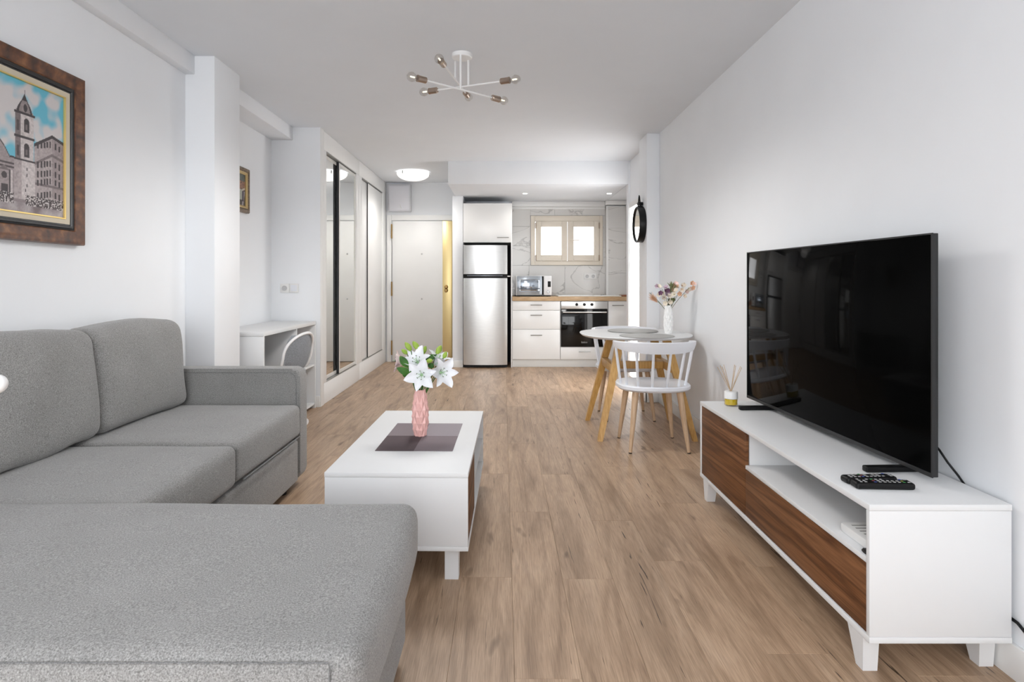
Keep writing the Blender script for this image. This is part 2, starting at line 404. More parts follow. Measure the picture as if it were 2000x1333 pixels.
st(boxes('baseboard_kitchen', [(-0.677, -0.527, 8.018, 8.03, 0, 0.09), (-0.677, -0.665, 8.018, YB, 0, 0.09)], M_trim, bev=0.002))
# glazed side door in the right wall, behind the pillar
d2 = st(boxes('door_2', [(XR-0.012, XR+0.04, 6.04, 6.09, 0, 2.02), (XR-0.012, XR+0.04, 7.015, YH, 0, 2.02), (XR-0.012, XR+0.04, 6.09, 7.015, 1.96, 2.02), (XR-0.012, XR+0.04, 6.09, 7.015, 0, 0.05)], M_trim))
box('frosted_pane', XR+0.002, XR+0.016, 6.09, 7.015, 0.05, 1.96, emit('backlit_frosted_glass', (1.0, 1.0, 1.0), 4.2), d2)
# marble tiles on the far kitchen wall (children of a tiled backing)
tb = st(boxes('wall_kitchen_tiled', [(0.10, WX0-0.004, YB-0.006, YB-0.001, 0.87, 2.17), (WX1+0.004, 1.70, YB-0.006, YB-0.001, 0.87, 2.17), (WX0-0.004, WX1+0.004, YB-0.006, YB-0.001, 0.87, WZ0), (WX0-0.004, WX1+0.004, YB-0.006, YB-0.001, WZ1, 2.17)], plain(mat('grout', (0.5, 0.49, 0.48), 0.8), 0.03)))
def tile(x0, x1, z0, z1, yf=YB-0.006):
    if x1-x0 < 0.01 or z1-z0 < 0.01: return
    bm = add_box(B(), 0.0012, x1-x0-0.0012, -0.008, 0, 0.0012, z1-z0-0.0012, 0.0012, 1)
    me = bpy.data.meshes.new('tile'); bm.to_mesh(me); bm.free(); me.materials.append(M_marble)
    o = bpy.data.objects.new('tile', me); C.objects.link(o); o.location = (x0, yf, z0); o.parent = tb
xs = [0.12, 0.36, 0.86, 1.30, 1.425]
for z0, z1 in ((0.925, 1.345),): 
    for a, b2 in ((0.12, 0.36), (0.36, 0.86), (0.86, 1.425)): tile(a, b2, z0, z1)
for z0, z1 in ((1.345, 1.62), (1.62, 1.89), (1.89, 2.16)): tile(0.12, WX0-0.004, z0, z1)
for a, b2 in ((WX0-0.004, 0.72), (0.72, 1.10), (1.10, 1.425)): tile(a, b2, WZ1+0.004, 2.16)
tile(WX1+0.004, 1.425, 1.345, WZ1)
tile(WX0-0.004, WX1+0.004, 1.345, WZ0-0.001) if WZ0-1.346 > 0.012 else None
# boxed pipe column right of the window, with tiles
pc = st(box('trim_6', 1.425, 1.70, YB-0.10, YB-0.007, 0.925, 2.17, M_trim, bev=0.004))
for z0, z1 in ((0.925, 1.24), (1.24, 1.86), (1.86, 2.16)):
    tile(1.452, 1.70, z0, z1, YB-0.101)
st(boxes('trim_7', [(0.12, 1.42, YB-0.05, YB-0.001, 2.165, ZS), (0.12, 1.42, YB-0.03, YB-0.001, 2.13, 2.165), (1.41, 1.70, YB-0.14, YB-0.05, 2.18, ZS)], M_trim, bev=0.006))

# kitchen window
wk = st(link('window_1', (lambda bm: ([add_box(bm, *b, 0.003) for b in (
    (WX0, wx0+0.004, YB-0.03, YB+0.05, WZ0, WZ1), (wx1-0.004, WX1, YB-0.03, YB+0.05, WZ0, WZ1),
    (wx0+0.004, wx1-0.004, YB-0.03, YB+0.05, wz1-0.004, WZ1), (wx0+0.004, wx1-0.004, YB-0.03, YB+0.05, WZ0, wz0+0.004))], bm)[1])(B()), M_cream))
for (a, b2, ga, gb) in ((0.452, 0.893, 0.528, 0.812), (0.899, 1.336, 0.980, 1.262)):
    f = boxes('sash', [(a, ga, YB-0.045, YB+0.01, 1.41, 1.96), (gb, b2, YB-0.045, YB+0.01, 1.41, 1.96),
                       (ga, gb, YB-0.045, YB+0.01, 1.885, 1.96), (ga, gb, YB-0.045, YB+0.01, 1.41, 1.49)], M_cream, wk, bev=0.004)
    box('pane', ga, gb, YB-0.012, YB-0.006, 1.49, 1.885, M_pane, f)
f = boxes('window_handle', [(0.925, 0.945, YB-0.058, YB-0.044, 1.65, 1.71), (0.925, 1.06, YB-0.075, YB-0.060, 1.685, 1.70)], M_cream, wk, bev=0.003)
for x in (0.452, 1.336):
    for z in (1.90, 1.45):
        box('hinge', x-0.008, x+0.008, YB-0.055, YB-0.044, z-0.04, z+0.04, plain(mat('hinge_tan', (0.35, 0.27, 0.2), 0.4, 0.3), 0.05), wk, bev=0.002)

# entrance door
dm = plain(mat('door_paint', (0.80, 0.80, 0.79), 0.45), 0.015)
d1 = st(link('door_1', add_box(B(), -1.545, -0.845, YB-0.045, YB-0.003, 0.008, 1.966, 0.003), dm))
box('brass_strip', -0.845, -0.715, YB-0.047, YB-0.003, 0.008, 1.966, M_brass, d1, 0.002)
box('brass_edge', -0.713, -0.690, YB-0.040, YB-0.003, 0.008, 1.966, plain(mat('brass_shadow', (0.45, 0.33, 0.13), 0.4, 0.7), 0.1), d1, 0.002)
for z in (1.045, 0.998):
    lk = link('lock_cylinder', add_lathe(B(), [(0.0, 0.022), (0.016, 0.022), (0.026, 0.012), (0.028, 0.0)], (-0.795, YB-0.047, z), 20, (0, -1, 0)), M_brass2, d1)
    box('keyhole', -0.798, -0.792, YB-0.0715, YB-0.068, z-0.012, z+0.004, M_dark, lk)
for z in (1.506, 0.880):
    link('door_stud', add_lathe(B(), [(0.0, 0.010), (0.008, 0.009), (0.012, 0.0)], (-1.134, YB-0.045, z), 12, (0, -1, 0)), M_chrome, d1)
for z in (1.82, 1.02, 0.20):
    link('hinge', add_tube(B(), [(-1.553, YB-0.055, z-0.10), (-1.553, YB-0.055, z+0.10)], 0.010, 8), M_brass2, d1)
st(boxes('trim_8', [(-1.625, -1.560, YB-0.03, YB-0.001, 0, 2.05), (-1.560, -0.685, YB-0.03, YB-0.001, 1.975, 2.05), (-0.688, -0.668, YB-0.03, YB-0.001, 0, 1.975)], M_trim, bev=0.003))
# white distribution box over the door
e = thing('distribution_box', 'white square cupboard box mounted high on the wall above the entrance door', 'wall box', (-1.44, YB-0.001, 2.07))
box('cabinet_body', -1.605, -1.285, YB-0.07, YB-0.001, 2.095, 2.475, plain(mat('box_grey', (0.62, 0.62, 0.65), 0.5), 0.02), e, 0.004)
box('door', -1.585, -1.297, YB-0.082, YB-0.071, 2.108, 2.450, plain(mat('box_white', (0.70, 0.70, 0.74), 0.35), 0.02), e, 0.004)
link('latch', add_tube(B(), [(-1.432, YB-0.088, 2.19), (-1.425, YB-0.093, 2.16), (-1.415, YB-0.088, 2.135)], 0.006, 8), M_trim, e)

# ------------------------------------------------------------------ built-in wardrobes along the left
def wardrobe(label, ya, yb, oa, ob, mirror, split):
    t = thing('built_in_wardrobe', label, 'wardrobe', (XW-0.2, (ya+yb)/2, 0))
    x1 = XW; xb = XW-0.42
    box('top_panel', x1-0.03, x1, ya, yb, 2.335, ZC-0.002, M_trim, t, 0.002)
    box('plinth', x1-0.03, x1, ya, yb, 0, 0.19, M_trim, t, 0.002)
    box('stile', x1-0.03, x1, ya, oa, 0.19, 2.335, M_trim, t, 0.002)
    box('stile', x1-0.03, x1, ob, yb, 0.19, 2.335, M_trim, t, 0.002)
    for zt_ in ((2.325, 2.334), (0.191, 0.197)): box('track', x1-0.12, x1-0.001, oa, ob, zt_[0], zt_[1], plain(mat('track_grey', (0.35, 0.35, 0.34), 0.4, 0.6), 0.05), t)
    box('back_panel', xb, xb+0.01, ya, yb, 0, 2.4, M_dark, t)
    for i, (a, b2, dx) in enumerate(((oa, split+0.08, -0.034 if mirror else -0.022), (split+0.006, ob, -0.010))):
        if mirror:
            a2, b3 = a, b2
            d = boxes('sliding_door', [(x1+dx-0.02, x1+dx, a2, a2+0.035, 0.20, 2.32), (x1+dx-0.02, x1+dx, b3-0.035, b3, 0.20, 2.32),
                       (x1+dx-0.02, x1+dx, a2+0.035, b3-0.035, 2.29, 2.32), (x1+dx-0.02, x1+dx, a2+0.035, b3-0.035, 0.20, 0.235)], M_alu, t, 0.002)
            box('mirror', x1+dx-0.010, x1+dx-0.004, a2+0.035, b3-0.035, 0.235, 2.29, M_mirror, d)
        else:
            box('sliding_door', x1+dx-0.02, x1+dx, a+0.003, b2-0.003, 0.20, 2.32, M_trim, t, 0.003)
    box('dark_edge_strip', x1-(0.033 if mirror else 0.021), x1-0.0101, split-0.003, split+0.0055, 0.20, 2.32, M_dark, t)  # narrow dark strip down the near edge of the second door
    return t
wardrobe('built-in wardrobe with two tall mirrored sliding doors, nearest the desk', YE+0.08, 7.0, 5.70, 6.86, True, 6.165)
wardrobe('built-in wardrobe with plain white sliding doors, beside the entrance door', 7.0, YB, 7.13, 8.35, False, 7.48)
st(box('trim_9', XW, XW+0.006, YE-0.002, YE+0.10, 0, ZC, M_trim, bev=0.001))

# socket plates on the alcove end wall
so = thing('wall_socket', 'white socket plate beside a switch plate, on the wall above the desk', 'socket', (-1.93, YE, 1.065))
box('plate', -1.995, -1.915, YE-0.009, YE, 1.025, 1.105, M_trim, so, 0.003)
link('outlet', add_lathe(B(), [(0.0, 0.004), (0.017, 0.004), (0.019, 0.007), (0.022, 0.007), (0.022, 0.0)], (-1.955, YE-0.009, 1.065), 20, (0, -1, 0)), mat('socket_grey', (0.55, 0.55, 0.56), 0.4), so)
so = thing('wall_switch', 'blank white switch plate right of the socket above the desk', 'switch', (-1.86, YE, 1.065))
box('plate', -1.912, -1.832, YE-0.009, YE, 1.025, 1.105, M_trim, so, 0.003)
box('rocker', -1.900, -1.844, YE-0.012, YE-0.0095, 1.037, 1.093, M_plast, so, 0.002)

# ------------------------------------------------------------------ kitchen
YF = 8.02
def handle_bm(x0, x1, z, y=YF):
    bm = B(); add_tube(bm, [(x0, y-0.028, z), (x1, y-0.028, z)], 0.006, 8)
    for x in (x0+0.012, x1-0.012): add_tube(bm, [(x, y+0.001, z), (x, y-0.028, z)], 0.004, 6)
    return bm
t = thing('drawer_cabinet', 'white base cabinet with three drawers under the microwave', 'kitchen cabinet', (0.43, 8.3, 0))
box('body', 0.118, 0.744, YF+0.02, YB-0.02, 0.105, 0.868, M_lac2, t)
for (z0, z1, hz) in ((0.747, 0.864, 0.815), (0.499, 0.743, 0.683), (0.106, 0.495, 0.422)):
    d = box('drawer', 0.121, 0.741, YF, YF+0.018, z0, z1, M_lac2, t, 0.0025)
    link('handle', handle_bm(0.355, 0.505, hz), M_chrome, d)
t = thing('oven_cabinet', 'white base cabinet with a low drawer that houses the oven', 'kitchen cabinet', (1.055, 8.3, 0))
boxes('body', [(0.746, 0.752, YF+0.02, YB-0.02, 0.105, 0.868), (1.360, 1.366, YF+0.02, YB-0.02, 0.105, 0.868), (0.752, 1.360, YF+0.02, YB-0.02, 0.105, 0.262), (0.752, 1.360, YB-0.05, YB-0.02, 0.262, 0.868)], M_lac2, t)
d = box('drawer', 0.748, 1.364, YF, YF+0.018, 0.106, 0.266, M_lac2, t, 0.0025)
link('handle', handle_bm(0.985, 1.135, 0.208), M_chrome, d)
t = thing('door_cabinet', 'narrow white base cabinet with one door, right of the oven', 'kitchen cabinet', (1.53, 8.3, 0))
box('body', 1.370, 1.695, YF+0.02, YB-0.02, 0.105, 0.868, M_lac2, t)
d = box('door', 1.373, 1.692, YF, YF+0.018, 0.106, 0.864, M_lac2, t, 0.0025)
link('handle', handle_bm(1.418, 1.568, 0.811), M_chrome, d)
tag(box('kitchen_plinth', 0.12, 1.695, YF+0.045, YF+0.06, 0, 0.104, plain(mat('plinth_white', (0.74, 0.74, 0.72), 0.4), 0.02), bev=0.001, loc=(0.9, YF+0.05, 0)), 'white kickboard running along the floor under the kitchen cabinets', 'plinth')
tag(box('worktop', 0.118, 1.695, YF-0.02, YB-0.012, 0.8685, 0.924, M_counter, bev=0.003, loc=(0.9, 8.3, 0.8685)), 'light oak worktop running over the white base cabinets', 'worktop')
t = thing('oven', 'built-in oven with steel control panel and black glass door', 'oven', (1.056, YF+0.3, 0.268))
box('body', 0.756, 1.356, YF+0.02, YB-0.06, 0.270, 0.862, M_dark, t)
cp = box('control_panel', 0.754, 1.358, YF-0.012, YF+0.018, 0.764, 0.864, M_steel, t, 0.003)
for px in (1126.5, 1141.5, 1156.2):
    X = (px-983)*8.0/1200; kn = link('knob', add_lathe(B(), [(0.0, 0.024), (0.014, 0.024), (0.018, 0.018), (0.019, 0.0)], (X, YF-0.012, 0.822), 20, (0, -1, 0)), M_black, cp)
od = box('oven_door', 0.754, 1.358, YF-0.016, YF+0.018, 0.270, 0.758, M_ovenglass, t, 0.003)
hb = B(); add_tube(hb, [(0.772, YF-0.055, 0.722), (1.340, YF-0.055, 0.722)], 0.010, 10)
for x in (0.80, 1.312): add_tube(hb, [(x, YF-0.015, 0.722), (x, YF-0.055, 0.722)], 0.007, 8)
link('handle', hb, M_steel, od)
def text_mesh(body, size, loc, rot, m, parent, name='lettering', extr=0.0004):
    cu = bpy.data.curves.new('lettering', 'FONT'); cu.body = body; cu.size = size; cu.extrude = extr; cu.align_x = 'CENTER'
    to = bpy.data.objects.new('lettering_source', cu); C.objects.link(to)
    bpy.context.view_layer.update()
    me = bpy.data.meshes.new_from_object(to); bpy.data.objects.remove(to)
    M = Matrix.Translation(Vector(loc)) @ rot
    me.transform(M)
    bm = B(); bm.from_mesh(me)
    return link(name, bm, m, parent, smooth=False)
text_mesh('beko', 0.040, (1.056, YF-0.0165, 0.318), Matrix.Rotation(PI/2, 4, 'X'), mat('logo_grey', (0.30, 0.30, 0.30), 0.4), od)

# fridge column
t = thing('wall_cabinet', 'white wall cabinet above the fridge', 'kitchen cabinet', (-0.2, 8.3, 1.63))
box('body', -0.525, 0.115, YF+0.02, YB-0.02, 1.632, 2.146, M_lac2, t)
d = box('door', -0.523, 0.101, YF, YF+0.018, 1.634, 2.144, M_lac2, t, 0.0025)
link('handle', handle_bm(-0.08, 0.072, 1.695), M_chrome, d)
tag(box('side_panel', 0.1005, 0.1165, YF-0.002, YB-0.02, 0, 1.6305, M_lac2, bev=0.001, loc=(0.108, 8.3, 0)), 'tall white side panel between fridge and drawer cabinet', 'panel')
t = thing('fridge', 'stainless steel two-door fridge freezer in the kitchen niche', 'fridge', (-0.23, 8.25, 0))
box('body', -0.518, 0.052, YF-0.02, YB-0.05, 0.04, 1.590, plain(mat('fridge_side', (0.06, 0.06, 0.065), 0.5), 0.05), t, 0.004)
def bowed(z0, z1):     # doors bow outwards a little, as real fridge doors do
    pl = [(0.052, YF-0.022), (-0.518, YF-0.022)] + [(-0.518+0.57*k/24, YF-0.058-0.026*(1-(2*k/24-1)**2)**0.8) for k in range(25)]
    return add_prism(B(), pl, 'z', z0, z1, 0.004)
link('freezer_door', bowed(1.218, 1.592), M_steel, t)
link('fridge_door', bowed(0.042, 1.165), M_steel, t)
box('grip_recess', -0.516, 0.050, YF-0.056, YF-0.022, 1.167, 1.216, M_black, t, 0.002)
box('grip_bar', -0.47, -0.01, YF-0.080, YF-0.0565, 1.190, 1.204, plain(mat('grip_blue', (0.25, 0.28, 0.32), 0.25, 0.8), 0.05), t, 0.004)
box('toe_panel', -0.515, 0.05, YF-0.012, YF-0.002, 0.004, 0.0395, M_black, t)
for b_ in ((-0.50, -0.44, YF, YF+0.05), (-0.02, 0.04, YF, YF+0.05), (-0.50, -0.44, 8.4, 8.45), (-0.02, 0.04, 8.4, 8.45)): box('foot', *b_, 0, 0.04, M_black, t)
box('hinge', 0.052, 0.092, YF-0.060, YF-0.03, 1.183, 1.197, M_trim, t, 0.003)
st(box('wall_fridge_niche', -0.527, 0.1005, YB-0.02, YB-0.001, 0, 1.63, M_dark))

# microwave
YM = 8.10
t = thing('microwave', 'white microwave with silver window standing on the left of the worktop', 'microwave', (0.40, YM+0.15, 0.9245))
box('body', 0.165, 0.640, YM+0.01, YM+0.33, 0.937, 1.198, plain(mat('microwave_white', (0.78, 0.78, 0.79), 0.3), 0.02), t, 0.006)
box('base_plate', 0.150, 0.625, YM-0.005, YM+0.32, 0.9265, 0.937, M_black, t, 0.003)
d = box('door', 0.180, 0.525, YM-0.018, YM+0.009, 0.942, 1.194, plain(mat('microwave_silver', (0.50, 0.55, 0.60), 0.18, 0.6), 0.03), t, 0.006)
box('window', 0.215, 0.480, YM-0.022, YM-0.0185, 0.990, 1.150, plain(mat('microwave_window', (0.55, 0.62, 0.70), 0.08, 0.9), 0.03), d, 0.01)
link('handle', add_tube(B(), [(0.20, YM-0.03, 1.03), (0.26, YM-0.034, 1.022), (0.42, YM-0.034, 1.022), (0.48, YM-0.03, 1.03)], 0.005, 8), mat('bar_grey', (0.12, 0.14, 0.17), 0.3), d)
box('side_strip', 0.508, 0.530, YM-0.021, YM-0.0185, 0.945, 1.190, M_black, d, 0.002)
pn = box('control_panel', 0.532, 0.638, YM-0.012, YM+0.009, 0.942, 1.194, plain(mat('microwave_white', (0.78, 0.78, 0.79), 0.3), 0.02), t, 0.006)
box('display', 0.585, 0.625, YM-0.014, YM-0.0125, 1.050, 1.125, M_black, pn, 0.001)
link('knob', add_lathe(B(), [(0, 0.014), (0.018, 0.013), (0.020, 0)], (0.595, YM-0.012, 0.985), 18, (0, -1, 0)), M_chrome, pn)
for b_ in ((0.19, 0.22, YM+0.02, YM+0.05), (0.57, 0.60, YM+0.02, YM+0.05), (0.19, 0.22, YM+0.26, YM+0.29), (0.57, 0.60, YM+0.26, YM+0.29)): box('foot', *b_, 0.9245, 0.9265, M_black, t)
# sink / hob plate and tray
t = thing('sink', 'white inset sink plate in the oak worktop', 'sink', (1.15, 8.28, 0.9245))
box('rim', 0.72, 1.55, 8.06, 8.50, 0.9245, 0.936, M_wvase, t, 0.004)
box('basin_cover', 0.76, 1.20, 8.10, 8.46, 0.9362, 0.940, M_lac2, t, 0.001)
tp = link('tap', add_tube(B(), [(1.36, 8.44, 0.9362), (1.36, 8.44, 0.945)], 0.02, 12), M_chrome, t)
t = box('wooden_tray', 1.565, 1.69, 8.05, 8.30, 0.9245, 0.945, plain(mat('tray_wood', (0.22, 0.07, 0.025), 0.4), 0.1), bev=0.006, loc=(1.62, 8.15, 0.9245))
tag(t, 'small reddish wooden tray at the right end of the worktop', 'tray')
t = thing('wall_socket', 'white double socket plate on the marble tiles right of the microwave', 'socket', (1.21, YB-0.014, 1.19))
box('plate', 1.125, 1.30, YB-0.024, YB-0.0145, 1.155, 1.235, M_trim, t, 0.003)
for x in (1.17, 1.255): link('outlet', add_lathe(B(), [(0, 0.003), (0.019, 0.003), (0.021, 0.006), (0.024, 0.006), (0.024, 0)], (x, YB-0.0245, 1.195), 18, (0, -1, 0)), mat('socket_grey', (0.55, 0.55, 0.56), 0.4), t)
# downlights
for X, lab in ((0.275, 'small round recessed downlight nearer the fridge'), (1.34, 'small round recessed downlight near the right end of the kitchen')):
    t = thing('downlight', lab + ' in the kitchen bulkhead', 'downlight', (X, 7.78, ZS-0.002))
    link('ring', add_lathe(B(), [(0.028, 0.0), (0.030, -0.004), (0.040, -0.003), (0.042, 0.0)], (X, 7.78, ZS-0.001), 24), M_trim, t)
    link('lamp', add_lathe(B(), [(0.0, -0.003), (0.028, -0.003), (0.028, -0.001)], (X, 7.78, ZS-0.001), 24), emit('downlight_glow', (1, 0.98, 0.94), 25), t)
    l = bpy.data.lights.new('downlight_beam', 'SPOT'); l.energy = 7; l.spot_size = 2.4; l.spot_blend = 0.8; l.shadow_soft_size = 0.03; l.color = (1, 0.97, 0.93)
    lo = bpy.data.objects.new('downlight_beam', l); C.objects.link(lo); lo.location = (X, 7.78, ZS-0.012)
# hallway ceiling lamp
LX, LY = -1.135, 7.74
t = thing('ceiling_lamp', 'round frosted glass ceiling lamp glowing above the entrance', 'ceiling lamp', (LX, LY, ZC-0.001))
link('base_plate', add_lathe(B(), [(0.0, -0.002), (0.10, -0.002), (0.10, -0.02), (0.0, -0.02)], (LX, LY, ZC), 32), M_trim, t)
prof = [(0.205*math.sin(a), -0.022-0.092*math.cos(a)) for a in [PI/2*k/12 for k in range(13)]]
link('glass_bowl', add_lathe(B(), prof + [(0.202, -0.018), (0.195, -0.024)], (LX, LY, ZC), 40), emit('bowl_glow', (1.0, 0.985, 0.96), 0.75), t)
for k in range(3):
    a = PI/2+0.5+k*2*PI/3; link('clip', add_box(B(), LX+0.2*math.cos(a)-0.008, LX+0.2*math.cos(a)+0.008, LY+0.2*math.sin(a)-0.008, LY+0.2*math.sin(a)+0.008, ZC-0.05, ZC-0.012, 0.002), M_chrome, t)
l = bpy.data.lights.new('bowl_light', 'SPOT'); l.spot_size = math.radians(165); l.spot_blend = 0.6; l.energy = 26; l.shadow_soft_size = 0.12; l.color = (1, 0.97, 0.93)
lo = bpy.data.objects.new('bowl_light', l); C.objects.link(lo); lo.location = (LX, LY, ZC-0.16)

# round black mirror on the pillar side
t = thing('round_mirror', 'round black framed mirror hanging on the side of the right pillar', 'mirror', (1.333, 5.88, 1.67))
MY, MZ, MR = 5.885, 1.668, 0.172
link('frame', add_lathe(B(), [(MR-0.018, 0.0), (MR-0.002, 0.0), (MR, 0.002), (MR, 0.060), (MR-0.003, 0.064), (MR-0.012, 0.064), (MR-0.018, 0.055), (MR-0.018, 0.0)], (1.334, MY, MZ), 48, (-1, 0, 0)), M_black, t)
link('glass', add_lathe(B(), [(0, 0.052), (MR-0.019, 0.052), (MR-0.019, 0.004), (0, 0.004)], (1.334, MY, MZ), 48, (-1, 0, 0)), M_mirror, t)
link('strap', add_tube(B(), [(1.302, MY-0.045, MZ+0.175), (1.302, MY-0.03, MZ+0.22), (1.302, MY-0.012, MZ+0.265), (1.302, MY, MZ+0.278), (1.302, MY+0.012, MZ+0.265), (1.302, MY+0.03, MZ+0.22), (1.302, MY+0.045, MZ+0.175)], 0.006, 8), M_black, t)
bm = B(); add_box(bm, 1.285, 1.334, MY-0.03, MY+0.03, MZ+0.185, MZ+0.215, 0.006); add_box(bm, 1.280, 1.325, MY-0.04, MY+0.04, MZ+0.160, MZ+0.178, 0.004)
link('hook_bracket', bm, M_black, t)

# ------------------------------------------------------------------ spider ceiling lamp
t = thing('spider_ceiling_lamp', 'white ceiling lamp with crossed arms, bronze sockets and clear bulbs', 'ceiling lamp', (-0.25, 3.72, ZC-0.001))
M_sock = plain(mat('bronze_socket', (0.42, 0.33, 0.27), 0.28, 0.9), 0.08)
M_white = plain(mat('lamp_white', (0.88, 0.88, 0.88), 0.35), 0.01)
CX, CY = -0.25, 3.72
l = bpy.data.lights.new('spider_lamp_light', 'SPOT'); l.energy = 62; l.spot_size = math.radians(172); l.spot_blend = 0.5; l.shadow_soft_size = 0.22; l.color = (1.0, 0.985, 0.96)
lo = bpy.data.objects.new('spider_lamp_light', l); C.objects.link(lo); lo.location = (CX, CY, 2.18)
link('canopy', add_lathe(B(), [(0.0, -0.026), (0.057, -0.026), (0.062, -0.022), (0.062, 0.0), (0, 0)], (CX, CY, ZC-0.001), 32), M_white, t)
arms = [((-0.504, 3.40), (0.0, 3.845), 2.272), ((0.069, 3.593), (-0.492, 3.831), 2.322), ((-0.352, 3.381), (-0.231, 4.078), 2.365)]
for i, (a, b2, z) in enumerate(arms):
    s = 1.011
    A = Vector((a[0]*s, a[1]*s, z)); Bb = Vector((b2[0]*s, b2[1]*s, z)); mid = (A+Bb)/2; d = (Bb-A).normalized()
    arm = link('arm', add_tube(B(), [A+d*0.085, Bb-d*0.085], 0.0055, 8), M_white, t)
    link('drop_rod', add_tube(B(), [(mid.x, mid.y, z), (mid.x, mid.y, ZC-0.026)], 0.0065, 8), M_white, t)
    for (E, dd) in ((A, -d), (Bb, d)):
        sk = link('socket', add_lathe(B(), [(0.0, -0.095), (0.013, -0.095), (0.0185, -0.090), (0.0185, -0.045), (0.0195, -0.040), (0.0195, -0.034), (0.016, -0.034), (0, -0.036)], E, 18, dd), M_sock, t)
        link('bulb', add_lathe(B(), [(0.0, -0.036), (0.010, -0.034), (0.012, -0.026), (0.020, -0.016), (0.0265, 0.0), (0.0265, 0.008), (0.021, 0.022), (0.011, 0.031), (0.0, 0.033)], E, 20, dd), M_bulb, t)
        link('filament', add_lathe(B(), [(0, -0.02), (0.005, -0.015), (0.004, 0.01), (0, 0.014)], E, 8, dd), emit('filament_glow', (1.0, 0.93, 0.70), 1.2), t)

# ------------------------------------------------------------------ paintings (flat prints painted into a colour grid)
def colour_grid(name, parent, x, y0, y1, z0, z1, ny, nz, fn, seed=1):
    bm = B(); vs = [[bm.verts.new((x, y0+(y1-y0)*i/ny, z0+(z1-z0)*j/nz)) for j in range(nz+1)] for i in range(ny+1)]
    for i in range(ny):
        for j in range(nz): bm.faces.new((vs[i][j], vs[i+1][j], vs[i+1][j+1], vs[i][j+1]))
    bm.verts.index_update()
    cols = []
    for v in bm.verts: cols.append(fn(v.co.y, v.co.z))
    m = mat(name+'_paint', (1, 1, 1), 0.45)
    N, L, b = nodes(m); at = N.new('ShaderNodeAttribute'); at.attribute_name = 'paint'; L.new(at.outputs['Color'], b.inputs['Base Color'])
    o = link('canvas', bm, m, parent)
    ca = o.data.color_attributes.new('paint', 'FLOAT_COLOR', 'POINT')
    for i, c in enumerate(cols): ca.data[i].color = (c[0], c[1], c[2], 1)
    return o
def frame_ring(bm, y0, y1, z0, z1, xw, prof, sgn=1):
    rings = []
    for (ins, h) in prof:
        rings.append([bm.verts.new((xw+sgn*h, yy, zz)) for yy, zz in ((y0+ins, z0+ins), (y1-ins, z0+ins), (y1-ins, z1-ins), (y0+ins, z1-ins))])
    for a, b2 in zip(rings, rings[1:]):
        for k in range(4): bm.faces.new((a[k], a[(k+1) % 4], b2[(k+1) % 4], b2[k]))
    return bm
def inpoly(p, poly):
    x, y = p; c = False; n = len(poly); j = n-1
    for i in range(n):
        xi, yi = poly[i]; xj, yj = poly[j]
        if (yi > y) != (yj > y) and x < (xj-xi)*(y-yi)/(yj-yi)+xi: c = not c
        j = i
    return c
def lin(c): return tuple(((v/255)/12.92 if v/255 <= 0.04045 else ((v/255+0.055)/1.055)**2.4) for v in c)
